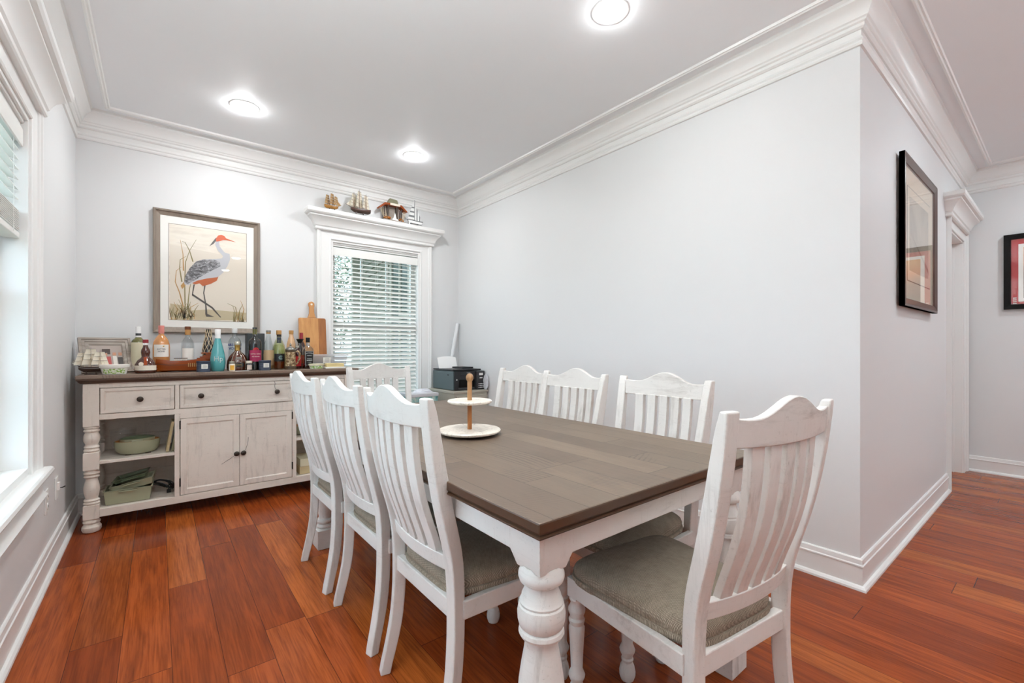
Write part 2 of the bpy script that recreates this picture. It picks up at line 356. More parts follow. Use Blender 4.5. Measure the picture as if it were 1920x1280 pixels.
# room beyond the hall door keeps daylight out
struct(MB().box(XR + .12, XF + .12, YC + 1.2, YC + 1.3, 0, CH).build('wall_beyond', M['wall']), 'wall of the room beyond the hall door', 'wall')

# crown (cove on a flat frieze with lower bead) + ceiling bead
CROWN = [(0, 2.618), (.014, 2.618), (.022, 2.626), (.022, 2.640), (.030, 2.646), (.033, 2.654), (.040, 2.660), (.046, 2.676), (.058, 2.696), (.075, 2.710), (.084, 2.716), (.084, 2.728), (.092, 2.740), (0, 2.740)]
BEAD = [(0, 2.545), (.010, 2.547), (.014, 2.556), (.010, 2.566), (.016, 2.574), (.010, 2.584), (.006, 2.592), (.006, 2.62), (0, 2.62)]
STRIP = [(.155, 2.74), (.158, 2.728), (.168, 2.724), (.174, 2.730), (.182, 2.728), (.186, 2.74)]
def crown(u0, u1, T, k0, k1, name, strip=True):
    mb = MB(); sweep(mb, CROWN, u0, u1, k0, k1); sweep(mb, BEAD, u0, u1, k0, k1)
    if strip: sweep(mb, STRIP, u0, u1, k0, k1)
    return struct(mb.build(name, M['trim'], T=T, smooth=25), 'white crown moulding', 'moulding')
crown(YB, D, TL, 0, -1, 'trim_1'); crown(XL, XR, TB, 1, -1, 'trim_2'); crown(YC, D, TR, -1, -1, 'trim_3')
crown(XR, XF, TH, -1, -1, 'trim_4'); crown(YB, YC, TF, 0, -1, 'trim_5')
BASE = [(0, 0), (.030, 0), (.029, .010), (.022, .019), (.013, .022), (.013, .105), (.017, .108), (.017, .114), (.013, .118), (.013, .124), (.010, .134), (.010, .138), (.006, .143), (0, .143)]
def base(u0, u1, T, k0, k1, name): return struct(sweep(MB(), BASE, u0, u1, k0, k1).build(name, M['trim'], T=T, smooth=25), 'white stepped baseboard', 'baseboard')
base(YB, D, TL, 0, -1, 'baseboard_left'); base(XL, XR, TB, 1, -1, 'baseboard_back'); base(YC, D, TR, -1, -1, 'baseboard_right')
base(XR, DX0 - .128, TH, -1, 0, 'baseboard_hall'); base(YB, YC, TF, 0, -1, 'baseboard_far')

def stackloft(mb, prof, u0, u1):            # moulding that returns at both ends: prof of (p,z)
    return mb.loft([[(u0 - p, 0, z), (u0 - p, p, z), (u1 + p, p, z), (u1 + p, 0, z)] for p, z in prof])
# casing: w measured outward from the opening edge
CAS = [(0, 0), (0, .012), (.006, .016), (.014, .014), (.018, .012), (.088, .016), (.094, .022), (.104, .024), (.110, .030), (.125, .030), (.125, 0)]
def casing(mb, u0, u1, z0, z1, bottom=False):
    # left and right legs mitred at the top (and bottom)
    lo = (lambda w: z0 - w) if bottom else (lambda w: z0)
    mb.loft([[(u0 - w, n, lo(w)) for w, n in CAS], [(u0 - w, n, z1 + w) for w, n in CAS]])
    mb.loft([[(u1 + w, n, lo(w)) for w, n in CAS], [(u1 + w, n, z1 + w) for w, n in CAS]])
    mb.loft([[(u0 - w, n, z1 + w) for w, n in CAS], [(u1 + w, n, z1 + w) for w, n in CAS]])
HEAD = [(.02, 2.180), (.034, 2.180), (.040, 2.186), (.042, 2.194), (.036, 2.200), (.038, 2.210), (.046, 2.218), (.052, 2.236), (.066, 2.262), (.088, 2.284), (.096, 2.290), (.096, 2.302), (.112, 2.308), (.120, 2.318), (.120, 2.346), (.112, 2.352), (.02, 2.352)]
SILL = [(.02, .452), (.030, .452), (.040, .456), (.044, .466), (.036, .474), (.030, .486), (.026, .530), (.032, .540), (.044, .552), (.058, .560), (.062, .570), (.058, .582), (.05, .588), (.01, .588)]
def window(u0, u1, T, name, label, cols, rails):
    w = struct(thing(name, label, 'window')); 
    mb = MB(); casing(mb, u0, u1, WZ0 - .012, WZ1); mb.build('casing', M['trim'], w, T=T, smooth=25)
    mb = MB(); stackloft(mb, HEAD, u0 - .125 + .02, u1 + .125 - .02); mb.build('header', M['trim'], w, T=T, smooth=25)
    mb = MB(); stackloft(mb, SILL, u0 - .125 + .03, u1 + .125 - .03); mb.build('sill', M['trim'], w, T=T, smooth=25)
    mb = MB(); t = .018                       # jamb lining
    mb.box(u0 - .001, u0 + t, -.14, .004, WZ0, WZ1); mb.box(u1 - t, u1 + .001, -.14, .004, WZ0, WZ1); mb.box(u0 + t, u1 - t, -.14, .004, WZ1 - t, WZ1 + .001); mb.box(u0 + t, u1 - t, -.14, -.008, WZ1 - t - .014, WZ1 - t); mb.box(u0 + t, u1 - t, -.14, -.018, WZ1 - t - .030, WZ1 - t - .014); mb.box(u0 + t, u1 - t, -.14, .004, WZ0 - .012, WZ0 + .02)
    mb.build('jamb', M['trim'], w, T=T)
    n = cols; wd = (u1 - u0 - 2 * t) / n
    for i in range(n):
        a = u0 + t + i * wd; b = a + wd
        s = MB(); e = .042; zs = WZ0 + .02; ze = WZ1 - t
        s.box(a, a + e, -.115, -.085, zs, ze); s.box(b - e, b, -.115, -.085, zs, ze); s.box(a + e, b - e, -.115, -.085, zs, zs + .06); s.box(a + e, b - e, -.115, -.085, ze - e, ze)
        s.box(a + e, b - e, -.12, -.08, 1.33, 1.375)
        for q in rails: s.box(a + e, b - e, -.108, -.092, q - .008, q + .008)
        for q in (1, 2):
            x = a + e + (wd - 2 * e) * q / 3; s.box(x - .009, x + .009, -.108, -.092, zs, ze)
        s.build('sash', M['trim'], w, T=T)
        MB().box(a + e, b - e, -.1015, -.0985, zs, ze).build('pane', M['pane'], w, T=T)
    return w
window(BW[0], BW[1], TB, 'window_1', 'white cased window above the right end of the sideboard', 1, (1.68, 0.98))
window(LW[0][0], LW[0][1], TL, 'window_2', 'tall bright window in the left wall', 2, (1.68, 0.98))

# hall door
dr = struct(thing('door_1', 'white panelled hall door in tall casing', 'door'))
mb = MB(); casing(mb, DX0, DX1, 0, DZ); mb.build('casing', M['trim'], dr, T=TH, smooth=25)
mb = MB(); stackloft(mb, [(p, z - .02) for p, z in HEAD], DX0 - .13, DX1 + .06); mb.build('header', M['trim'], dr, T=TH, smooth=25)
mb = MB(); mb.box(DX0 - .001, DX0 + .016, -.12, .004, 0, DZ); mb.box(DX1 - .016, DX1 + .001, -.12, .004, 0, DZ); mb.box(DX0, DX1, -.12, .004, DZ - .016, DZ + .001); mb.box(DX1 - .03, DX1 - .016, -.07, -.05, 0, DZ); mb.build('jamb', M['trim'], dr, T=TH)
mb = MB(); mb.box(DX0 + .02, DX1 - .02, -.115, -.078, .01, DZ - .02)
for a, b in ((.2, .95), (1.05, 1.9)): mb.box(DX0 + .12, DX1 - .12, -.08, -.072, a, b)
mb.build('door_panel', M['trim'], dr, T=TH, bevel=.004)

# ---------------------------------------------------------------- blinds
def blind(name, label, u0, u1, T, zb, loc_n, tilt=26, stack=0, pitch=.0405):
    t = thing(name, label, 'blind')
    zt = WZ1 - .060
    mb = MB(); mb.box(u0, u1, loc_n - .03, loc_n + .028, zt - .055, zt); mb.box(u0 - .002, u1 + .002, loc_n + .028, loc_n + .036, zt - .075, zt); mb.build('head_rail', M['blind'], t, T=T, bevel=.002)
    mb = MB(); z = zt - .085; c, s_ = cos(R(tilt)), sin(R(tilt)); h = .025
    def slat(z, c, s_):
        pr = [(-h, .0), (0, .0022), (h, 0.0), (h, -.0026), (0, -.0006), (-h, -.0026)]
        mb.loft([[(u, loc_n + a * c + b * s_, z - a * s_ + b * c) for a, b in pr] for u in (u0 + .003, u1 - .003)])
    zend = zb + stack * .0075 + .03
    while z > zend:
        a_ = R(tilt) if stack else R(20 + 17 * min(1, max(0, (1.95 - z) / .5))); slat(z, cos(a_), sin(a_)); z -= pitch
    for i in range(stack): slat(zb + .022 + i * .0075, 1, 0.02)
    mb.build('slats', M['blind'], t, T=T)
    MB().box(u0 + .003, u1 - .003, loc_n - .026, loc_n + .026, zb - .012, zb + .012).build('bottom_rail', M['blind'], t, T=T, bevel=.003)
    for f in (.1, .5, .9):
        u = u0 + (u1 - u0) * f
        for dn in (-.027, .027): MB().tube([(u, loc_n + dn, zt - .06), (u, loc_n + dn, zb)], .0009, 5).build('ladder_cord', M['blind'], t, T=T)
    mb = MB(); u = u0 + .1; mb.tube([(u, loc_n + .034, zt - .06), (u - .004, loc_n + .036, zt - .75)], .0014, 6); mb.lathe([(.001, 0), (.006, .004), (.004, .03), (.001, .034)], (u - .004, loc_n + .036, zt - .785), 8); mb.build('pull_cord', M['blind'], t, T=T)
    return t
blind('window_blind', 'white slatted blind lowered over the back wall window', BW[0] + .021, BW[1] - .021, TB, .66, -.045, 30)
for i, (a, b) in enumerate(((.645, 1.69), (1.705, 2.75))):
    blind('window_blind', ('white blind half raised at the near end of the left window', 'white blind half raised at the far end of the left window')[i], a, b, TL, 1.60, -.045, 12, 12, .042)

# ---------------------------------------------------------------- recessed lamps
def lamp(x, y, label, lm='lamp'):
    t = thing('recessed_light', label, 'ceiling light', (x, y, CH), 0, 'recessed ceiling lights')
    MB().lathe([(.088, 0), (.087, -.002), (.080, -.0035), (.068, -.0035), (.066, 0)], n=40).build('trim_ring', M['trim'], t, smooth=True)
    MB().lathe([(.0685, -.002), (.067, -.006), (.059, -.011), (.044, -.015), (.024, -.018), (.002, -.019)], n=40).build('lens', M[lm], t, smooth=True)
lamp(.455, 3.441, 'round recessed ceiling light above the sideboard, left of three', 'lampA')
lamp(1.682, 3.437, 'round recessed ceiling light nearest the back wall window')
lamp(1.697, 1.378, 'round recessed ceiling light above the table near the right wall', 'lampB')
lamp(.455, 1.378, 'round recessed ceiling light near the left windows, outside the view', 'lampA')
for x, y in ((3.6, -.35), (5.1, -.35), (3.6, -2.2), (5.1, -2.2), (1.1, -1.0), (1.1, -2.6)): lamp(x, y, 'added unseen recessed ceiling light in the open room behind the viewpoint', 'fill_lamp2' if x > 2 else 'fill_lamp3')  # extra downlights added to light the unseen open room

def fill_torchiere(x, y, label, gm='fill_globe'):  # added off-view lamp that bounces fill light off the ceiling
    t = thing('fill_uplight', label, 'added fill lamp', (x, y, 0), 0, 'added unseen fill uplights')
    MB().lathe([(.14, 0), (.14, .015), (.02, .03)], n=32).build('base', M['steel'], t, smooth=35); MB().tube([(0, 0, .02), (0, 0, 1.72)], .012, 10).build('pole', M['steel'], t)
    MB().lathe([(.012, 1.70), (.10, 1.74), (.17, 1.82), (.175, 1.82), (.105, 1.73), (.012, 1.69)], n=32).build('shade', M['steel'], t, smooth=35)
    MB().lathe([(.001, 1.775), (.115, 1.775), (.115, 1.77), (.001, 1.77)], n=28).build('bulb', M[gm], t, smooth=True)
fill_torchiere(1.15, -.85, 'added unseen fill uplight behind the viewpoint near the left wall'); fill_torchiere(-.22, .30, 'added fill uplight beside the left window, just outside the view', 'fill_globe3'); fill_torchiere(3.6, -1.9, 'added unseen fill uplight in the open room behind the viewpoint', 'fill_globe2')

# ---------------------------------------------------------------- wall plates
def plate(y, z, label, hook=False):
    t = thing('wall_plate', label, 'outlet', (XL, y, z))
    MB().box(0, .006, -.036, .036, -.060, .060).build('cover_plate', M['outlet'], t, bevel=.003)
    if hook:
        MB().box(.005, .016, -.012, .012, -.012, .030).build('toggle', M['outlet'], t, bevel=.002)
        MB().tube([(.012, .01, -.004), (.024, .012, -.004), (.036, .013, .002)], .003, 6).build('plug_prong', M['hookblk'], t)
    else:
        for dz in (-.024, .024): 
            r_ = MB().lathe([(.0165, 0), (.0165, .003), (.014, .004), (.001, .004)], n=20); r_.v = [(.005 + z_, x_, y_ + dz) for x_, y_, z_ in r_.v]; f_ = r_.build('socket', M['outlet'], t, smooth=True)
            s = MB()
            for dy in (-.006, .006): s.box(.0088, .0095, dy - .001, dy + .001, dz - .004, dz + .006)
            s.build('slot', M['hookblk'], f_)
plate(3.165, .368, 'white double wall outlet on the left wall nearer the window')
plate(3.445, .367, 'white wall plate with a small black plug beside the sideboard', True)

# ================================================================ PICTURES
ART = {'body': [(0.155, 1.623), (0.165, 1.679), (0.189, 1.732), (0.231, 1.791), (0.279, 1.812), (0.336, 1.821), (0.395, 1.833), (0.421, 1.88), (0.447, 1.875), (0.45, 1.831), (0.432, 1.776), (0.402, 1.72), (0.365, 1.682), (0.301, 1.667), (0.237, 1.644), (0.182, 1.605), (0.159, 1.607)], 'wing': [(0.155, 1.623), (0.165, 1.679), (0.189, 1.732), (0.231, 1.791), (0.279, 1.81), (0.344, 1.816), (0.38, 1.805), (0.387, 1.771), (0.344, 1.74), (0.287, 1.7), (0.231, 1.651), (0.176, 1.613)], 'neck': [(0.355, 1.975), (0.376, 1.97), (0.38, 1.927), (0.409, 1.887), (0.443, 1.861), (0.409, 1.835), (0.398, 1.86), (0.369, 1.891), (0.352, 1.932)], 'head': [(0.355, 1.98), (0.369, 2.008), (0.391, 2.018), (0.413, 2.011), (0.424, 1.995), (0.492, 1.974), (0.421, 1.981), (0.402, 1.978), (0.38, 1.966), (0.358, 1.959)], 'crest': [(0.358, 1.993), (0.329, 1.946), (0.314, 1.918), (0.34, 1.939), (0.358, 1.967)], 'rust': [(0.203, 1.624), (0.237, 1.652), (0.279, 1.665), (0.308, 1.676), (0.373, 1.691), (0.362, 1.655), (0.322, 1.626), (0.272, 1.604), (0.251, 1.624), (0.224, 1.613)], 'tail': [(0.155, 1.628), (0.135, 1.597), (0.145, 1.572), (0.165, 1.603)], 'leg1': [(0.213, 1.612), (0.222, 1.613), (0.21, 1.54), (0.336, 1.446), (0.391, 1.37), (0.384, 1.368), (0.329, 1.436), (0.203, 1.529)], 'leg2': [(0.281, 1.614), (0.29, 1.614), (0.281, 1.554), (0.295, 1.46), (0.301, 1.392), (0.344, 1.372), (0.294, 1.37), (0.288, 1.391), (0.287, 1.46), (0.274, 1.553)], 'ground': [(0.072, 1.459), (0.135, 1.451), (0.169, 1.411), (0.308, 1.427), (0.561, 1.413), (0.564, 1.35), (0.074, 1.332)], 'water': [(0.069, 1.899), (0.561, 1.845), (0.561, 1.413), (0.308, 1.427), (0.169, 1.411), (0.072, 1.459)]}
BLADES = [[(0.152, 1.435), (0.129, 1.542), (0.102, 1.623), (0.109, 1.706), (0.142, 1.739)], [(0.162, 1.419), (0.159, 1.628), (0.165, 1.779), (0.189, 1.866), (0.231, 1.957)], [(0.142, 1.626), (0.129, 1.725), (0.132, 1.792), (0.169, 1.822)], [(0.152, 1.711), (0.149, 1.836), (0.132, 1.942)], [(0.21, 1.785), (0.189, 1.866), (0.162, 1.925), (0.142, 1.931)], [(0.176, 1.42), (0.189, 1.58), (0.203, 1.649)], [(0.176, 1.344), (0.196, 1.438), (0.244, 1.474)], [(0.155, 1.343), (0.142, 1.443), (0.122, 1.492)], [(0.203, 1.345), (0.224, 1.422), (0.244, 1.457)], [(0.102, 1.341), (0.115, 1.416), (0.095, 1.473)], [(0.5, 1.357), (0.488, 1.454), (0.432, 1.482)], [(0.477, 1.356), (0.484, 1.41), (0.469, 1.462)], [(0.53, 1.358), (0.546, 1.439), (0.522, 1.51)], [(0.511, 1.357), (0.515, 1.429), (0.538, 1.484)], [(0.189, 1.345), (0.182, 1.437), (0.196, 1.48)]]
def frame(mb, u0, u1, z0, z1, prof, y0, flip=1):   # prof (w inward from outside edge, depth toward -Y)
    cs = [(u0, z0, 1, 1), (u1, z0, -1, 1), (u1, z1, -1, -1), (u0, z1, 1, -1)]
    rings = [[(u + su * w, y0 - dpt, z + sz * w) for w, dpt in prof] for u, z, su, sz in cs]
    rings.append(rings[0]); return mb.loft(rings, cap=False)
t = thing('framed_bird_print', 'large framed heron print hanging above the sideboard', 'picture', (0, 0, 0))
u0, u1, z0, z1 = -.028, .657, 1.243, 2.152; yb = D - .004
fr = MB(); frame(fr, u0, u1, z0, z1, [(0, 0), (0, .030), (.004, .034), (.012, .032), (.020, .022), (.036, .016), (.043, .012), (.043, 0)], yb)
fr.build('frame', M['taupe'], t, smooth=20)
MB().box(u0 + .03, u1 - .03, yb - .010, yb - .002, z0 + .03, z1 - .03).build('mat_board', M['matb'], t)
au0, au1, az0, az1 = .066, .562, 1.340, 2.052
MB().box(au0 - .0035, au1 + .0035, yb - .0106, yb - .0098, az0 - .0035, az1 + .0035).build('mat_bevel', M['taupe'], t)
def paper_mat():
    k = N('painted_sky'); v = k.coord('Object', (1, 1, 5)); f = k.noise(v, 4, 5)
    k.l(k.ramp(f, [(.3, '#e3d8c8'), (.5, '#ebe4d6'), (.7, '#d8cfc0')]), k.b.inputs['Base Color']); k.b.inputs['Roughness'].default_value = .8; return k.m
def feather_mat():
    k = N('painted_feathers'); v = k.coord('Object', (1.4, 1, 3.2), (0, R(-28), 0)); f = k.noise(v, 26, 6, .7, .8)
    k.l(k.ramp(f, [(.32, '#2f2f31'), (.48, '#6d6d6f'), (.62, '#c5c6ca')]), k.b.inputs['Base Color']); k.b.inputs['Roughness'].default_value = .8; return k.m
pm = [paper_mat(), mat('paint_white_grey', '#c3c4c8', .8, bump=(60, .1)), feather_mat(), mat('paint_rust', '#c0673c', .8), mat('paint_orange', '#cf5a2a', .8), mat('paint_dark', '#57524e', .8), mat('paint_olive', '#8c8152', .8), mat('paint_marsh', '#c3b595', .8, bump=(20, .2)), mat('paint_water', '#e0d7c8', .8), mat('paint_ochre', '#b98f55', .8)]
p = MB().mat(0).box(au0, au1, yb - .0112, yb - .0104, az0, az1)
def art(poly, mi, lay):
    p.mat(mi); n = len(poly); y = yb - .0112 - .00025 * lay
    p.v += [(min(max(x, au0), au1), y, min(max(z, az0), az1)) for x, z in poly]; b = len(p.v) - n
    # fan via centroid keeps concave outlines readable
    from mathutils.geometry import tessellate_polygon
    for tri in tessellate_polygon([[Vector((x, z, 0)) for x, z in poly]]): p.f.append(tuple(b + i for i in tri)); p.m.append(mi)
def stroke(pts, w, mi, lay):
    L_ = []; R_ = []
    for i, (x, z) in enumerate(pts):
        a = pts[max(i - 1, 0)]; b = pts[min(i + 1, len(pts) - 1)]; dx, dz = b[0] - a[0], b[1] - a[1]; l = math.hypot(dx, dz) or 1
        ww = w * (1 - .75 * i / (len(pts) - 1)); L_.append((x - dz / l * ww, z + dx / l * ww)); R_.append((x + dz / l * ww, z - dx / l * ww))
    art(L_ + R_[::-1], mi, lay)
art(ART['water'], 8, 1); art(ART['ground'], 7, 2)
for i, b in enumerate(BLADES): stroke(b, .0042, 6 if i % 3 else 9, 3)
rg = random.Random(3)
for i in range(46):
    x = rg.uniform(.07, .22); h = rg.uniform(.04, .13); stroke([(x, az0 + rg.uniform(0, .03)), (x + rg.uniform(-.02, .02), az0 + h * .6), (x + rg.uniform(-.045, .045), az0 + h)], .003, rg.choice((6, 6, 9, 7)), 4)
for i in range(14):
    x = rg.uniform(.47, .55); h = rg.uniform(.03, .09); stroke([(x, az0), (x + rg.uniform(-.02, .02), az0 + h)], .003, rg.choice((6, 9)), 4)
for k_, mi in (('leg1', 5), ('leg2', 5), ('rust', 3), ('tail', 9), ('body', 1), ('wing', 2), ('neck', 1), ('crest', 5), ('head', 4)): art(ART[k_], mi, 5 + ('leg1 leg2 rust tail body wing neck crest head'.split().index(k_)) * .6)
p.build('print', pm, t)
MB().box(u0 + .04, u1 - .04, yb - .0185, yb - .017, z0 + .04, z1 - .04).build('glass', M['picglass'], t)

# picture on the hall wall (normal -Y)
t = thing('framed_landscape_print', 'dark framed beige print on the hall wall beside the door', 'picture', (0, 0, 0))
yb = YC - .012; u0, u1, z0, z1 = 3.27, 4.235, 1.368, 2.236
fr = MB(); frame(fr, u0, u1, z0, z1, [(0, 0), (0, .026)], yb); fr.build('frame_side', M['black'], t)
fr = MB(); frame(fr, u0, u1, z0, z1, [(0, .0255), (.012, .028), (.046, .018), (.050, .012), (.050, .004)], yb); fr.build('frame', M['frame_br'], t, smooth=15)
MB().box(u0 + .03, u1 - .03, yb - .008, yb, z0 + .03, z1 - .03).build('mat_board', M['matc'], t)
MB().box(u0 + .155, u1 - .155, yb - .0088, yb - .0078, z0 + .155, z1 - .155).build('mat_line', mat('mat_line_brown', '#6b5a4c', .7), t)
MB().box(u0 + .16, u1 - .16, yb - .0094, yb - .0086, z0 + .16, z1 - .16).build('inner_mat', M['matc'], t)
k = N('grey_rock_painting'); v = k.coord('Object', (1, 1, 1)); f = k.noise(v, 3.2, 6, .6, .6)
k.l(k.ramp(f, [(.35, '#9b9185'), (.5, '#b3a898'), (.65, '#c2b7a6')]), k.b.inputs['Base Color']); k.b.inputs['Roughness'].default_value = .8
MB().box(u0 + .21, u1 - .21, yb - .0102, yb - .0092, z0 + .22, z1 - .21).build('print', k.m, t)
q = MB(); q.add([(u0 + .21, yb - .0106, z1 - .42), (u1 - .21, yb - .0106, z1 - .62), (u1 - .21, yb - .0106, z0 + .28), (u0 + .5, yb - .0106, z0 + .36)], [(0, 1, 2, 3)]); q.build('rock_slope', mat('paint_rock', '#8f8072', .8), t)
MB().box(u0 + .045, u1 - .045, yb - .015, yb - .0135, z0 + .045, z1 - .045).build('glass', M['picglass'], t)

# red matted picture on the far wall (normal -X)
t = thing('framed_sunset_print', 'black framed print with red mat on the far wall', 'picture', (0, 0, 0))
def TFp(x, y, z): return (XF - .004 - (D - y), x, z)      # reuse frame(): x->y, depth->-X
u0, u1, z0, z1 = -.52, .376, 1.466, 2.118
fr = MB(); frame(fr, u0, u1, z0, z1, [(0, 0), (0, .030), (.040, .026), (.044, .012), (.044, 0)], D); fr.build('frame', M['black'], t, T=TFp)
MB().box(u0 + .03, u1 - .03, D - .008, D, z0 + .03, z1 - .03).build('mat_board', M['redmat'], t, T=TFp)
a0, a1, b0, b1 = -.42, .290, 1.53, 2.03
MB().box(a0, a1, D - .0092, D - .0078, b0, b1).build('inner_mat', M['matb'], t, T=TFp)
k = N('sunset_painting'); c = k.n('TexCoord'); sp = k.n('SeparateXYZ'); k.l(c.outputs['Object'], sp.inputs[0])
f = k.math('ADD', sp.outputs[2], k.math('MULTIPLY', k.noise(c.outputs['Object'], 6, 4), .12))
k.l(k.ramp(k.math('MULTIPLY', k.math('SUBTRACT', f, 1.58), 2.2), [(0, '#8c8672'), (.22, '#3f3a3c'), (.5, '#6d4438'), (.75, '#d9812e'), (1, '#e0a050')]), k.b.inputs['Base Color']); k.b.inputs['Roughness'].default_value = .7
MB().box(a0 + .03, a1 - .03, D - .0102, D - .009, b0 + .03, b1 - .03).build('print', k.m, t, T=TFp)
q = MB()
for i in range(4): q.box(.300, .322, D - .0088, D - .0078, 1.512 + i * .016, 1.519 + i * .016)
q.build('caption_marks', M['matb'], t, T=TFp)
MB().box(u0 + .042, u1 - .042, D - .016, D - .0145, z0 + .042, z1 - .042).build('glass', M['picglass'], t, T=TFp)
# ================================================================ DINING CHAIRS
def interp(tab, z):
    for (z0, a), (z1, b) in zip(tab, tab[1:]):
        if z <= z1:
            t = max(0, (z - z0) / (z1 - z0)); return a + (b - a) * t
    return tab[-1][1]
def smooth_interp(tab, z):
    h = .035; return (interp(tab, z - h) + 2 * interp(tab, z) + interp(tab, z + h)) / 4
BB = [(0, -.048), (.1, -.025), (.2, -.007), (.3, 0), (.42, 0), (.49, -.004), (.549, -.013), (.60, -.027), (.654, -.043), (.72, -.060), (.812, -.078), (.90, -.091), (.995, -.101)]
TH_ = [(0, .034), (.15, .040), (.45, .042), (.6, .046), (.75, .047), (.87, .042), (.95, .034), (.985, .026), (.995, .022)]
PHI = R(13); PW = .036; XB = .2135 - PW / 2
def pt_post(side, s_, lat, z):   # s_ along local forward, lat across
    fx, fy = -side * sin(PHI), cos(PHI); lx, ly = cos(PHI), side * sin(PHI)
    return (side * XB + fx * s_ + lx * lat, fy * s_ + ly * lat, z)
def post_mb(side):
    mb = MB(); rings = []
    for i in range(30):
        z = .995 * i / 29; b = smooth_interp(BB, z); t = interp(TH_, z)
        rings.append([pt_post(side, b, -PW / 2, z), pt_post(side, b, PW / 2, z), pt_post(side, b + t, PW / 2, z), pt_post(side, b + t, -PW / 2, z)])
    return mb.loft(rings)
LEGP = [(.015, 0), (.021, .003), (.0265, .018), (.027, .032), (.024, .048), (.0185, .060), (.0165, .064), (.020, .069), (.0205, .074), (.0175, .079), (.019, .086), (.0255, .100), (.0262, .106), (.022, .116), (.0185, .124), (.0195, .16), (.0225, .215), (.0245, .245), (.0245, .256), (.020, .264), (.024, .270), (.0255, .279), (.021, .286), (.0215, .292), (.0265, .304), (.027, .312), (.022, .322), (.019, .330), (.0205, .338), (.024, .343), (.022, .350)]
def arc(x, w, d): return -d * (1 - (x / w) ** 2)
def chair_proto():
    t = thing('dining_chair', '', 'chair')
    for s_ in (-1, 1): post_mb(s_).build('rear_post', M['ww_z'], t, bevel=.004)
    for s_ in (-1, 1):
        mb = MB().lathe(LEGP, (s_ * .198, .437, 0), 20); mb.box(s_ * .198 - .021, s_ * .198 + .021, .416, .458, .349, .408)
        mb.build('leg', M['ww_z'], t, smooth=35, bevel=0)
    mb = MB()
    mb.box(-.182, .182, .006, .030, .353, .406)                     # back rail
    mb.box(-.178, .178, .436, .458, .353, .406)                     # front rail
    for s_ in (-1, 1): mb.loft([[(s_ * a, y, z) for a, z in ((.190 + e, .353), (.212 + e, .353), (.212 + e, .406), (.190 + e, .406))] for y, e in ((.034, 0), (.420, .008))])
    mb.build('seat_frame', M['ww_x'], t, bevel=.003)
    # cushion
    def outline(k, z, n=56):
        pts = []
        for i in range(n):
            a = 2 * pi * i / n; c, s_ = cos(a), sin(a); e = .33
            x = math.copysign(abs(c) ** e, c); y = math.copysign(abs(s_) ** e, s_)
            yy = .236 + y * (.240 * k if y > 0 else .222 * k); hw = (.184 + .048 * min(1, max(0, (yy - .01) / .44))) * k
            pts.append((x * hw, yy, z))
        return pts
    rings = [outline(.955, .398), outline(.992, .402), outline(1.0, .412), outline(.995, .420), outline(.972, .4215), outline(.978, .424), outline(.985, .434), outline(.965, .447), outline(.91, .458), outline(.80, .4665), outline(.6, .473), outline(.35, .476), outline(.12, .477)]
    MB().loft(rings).build('cushion', M['fabric'], t, smooth=60)
    # lower rail, crest rail: curved boards between the posts
    def curved(z_lo, z_hi, thick, d, hw, name, n=22, off=.012):
        mb = MB(); rings = []
        for i in range(n + 1):
            u = -1 + 2 * i / n; x = u * hw; a = arc(x, hw, d)
            lo, hi = z_lo(u), z_hi(u)
            def yb_(z): return smooth_interp(BB, z) * cos(PHI) + off + a
            m_ = (lo + hi) / 2
            rings.append([(x, yb_(lo), lo), (x, yb_(lo) + thick, lo), (x, yb_(m_) + thick, m_), (x, yb_(hi) + thick, hi), (x, yb_(hi), hi), (x, yb_(m_), m_)])
        return mb.loft(rings).build(name, M['ww_x'], t, smooth=35, bevel=.0025)
    def crest_hi(u):
        v = abs(u)
        if v > .70: return .974 + .006 * ((v - .70) / .3) ** 2
        q = (1 + cos(pi * v / .70)) / 2; return .974 + .045 * q
    curved(lambda u: .489, lambda u: .535, .022, .022, .186, 'lower_rail', off=.010)
    curved(lambda u: .909 + .004 * u * u, crest_hi, .022, .026, .206, 'crest_rail', off=.004)
    for i in range(5):
        mb = MB(); rings = []
        for j in range(15):
            z = .528 + (.915 - .528) * j / 14; f = j / 14
            x = (i - 2) * (.0565 + .0035 * f); w = .0195 + .0005 * f
            d = .022 + .004 * f; off = .013 - .003 * f
            y = smooth_interp(BB, z) * cos(PHI) + off + arc(x, .19, d) - .010 * sin(pi * f)
            sk = 1.22 * x       # the slats lie along the curve
            rings.append([(x - w, y - sk * w, z), (x + w, y + sk * w, z), (x + w, y + .021 + sk * w, z), (x - w, y + .021 - sk * w, z)])
        mb.loft(rings).build('slat', M['ww_z'], t, bevel=.002)
    return t
CHAIRS = [ # x, y, facing (rad, 0 = +Y), label
    (1.175, .512, R(-7), 'near end white chair with tweed seat, closest on the right, seen from behind'),
    (.648, 1.290, R(-90), 'left side white chair nearest the front corner of the table, seen from behind'),
    (.648, 1.812, R(-90), 'middle of the three white chairs on the left side of the table'),
    (.640, 2.342, R(-90), 'left side white chair farthest back, overlapping the sideboard in view'),
    (1.690, 1.142, R(90), 'right side white chair nearest the front, facing left across the table'),
    (1.690, 1.690, R(90), 'middle white chair of three along the right side of the table'),
    (1.730, 2.165, R(90), 'right side white chair farthest back, beside the printer cabinet'),
    (1.243, 3.005, R(180), 'white chair at the far end of the table in front of the window'),
]
ch0 = chair_proto(); first = True
for x, y, a, lb in CHAIRS:
    c = ch0 if first else dup_tree(ch0); first = False
    c.location = (x, y, 0); c.rotation_euler = (0, 0, a); c['label'] = lb; c['group'] = 'slat back dining chairs around the table'

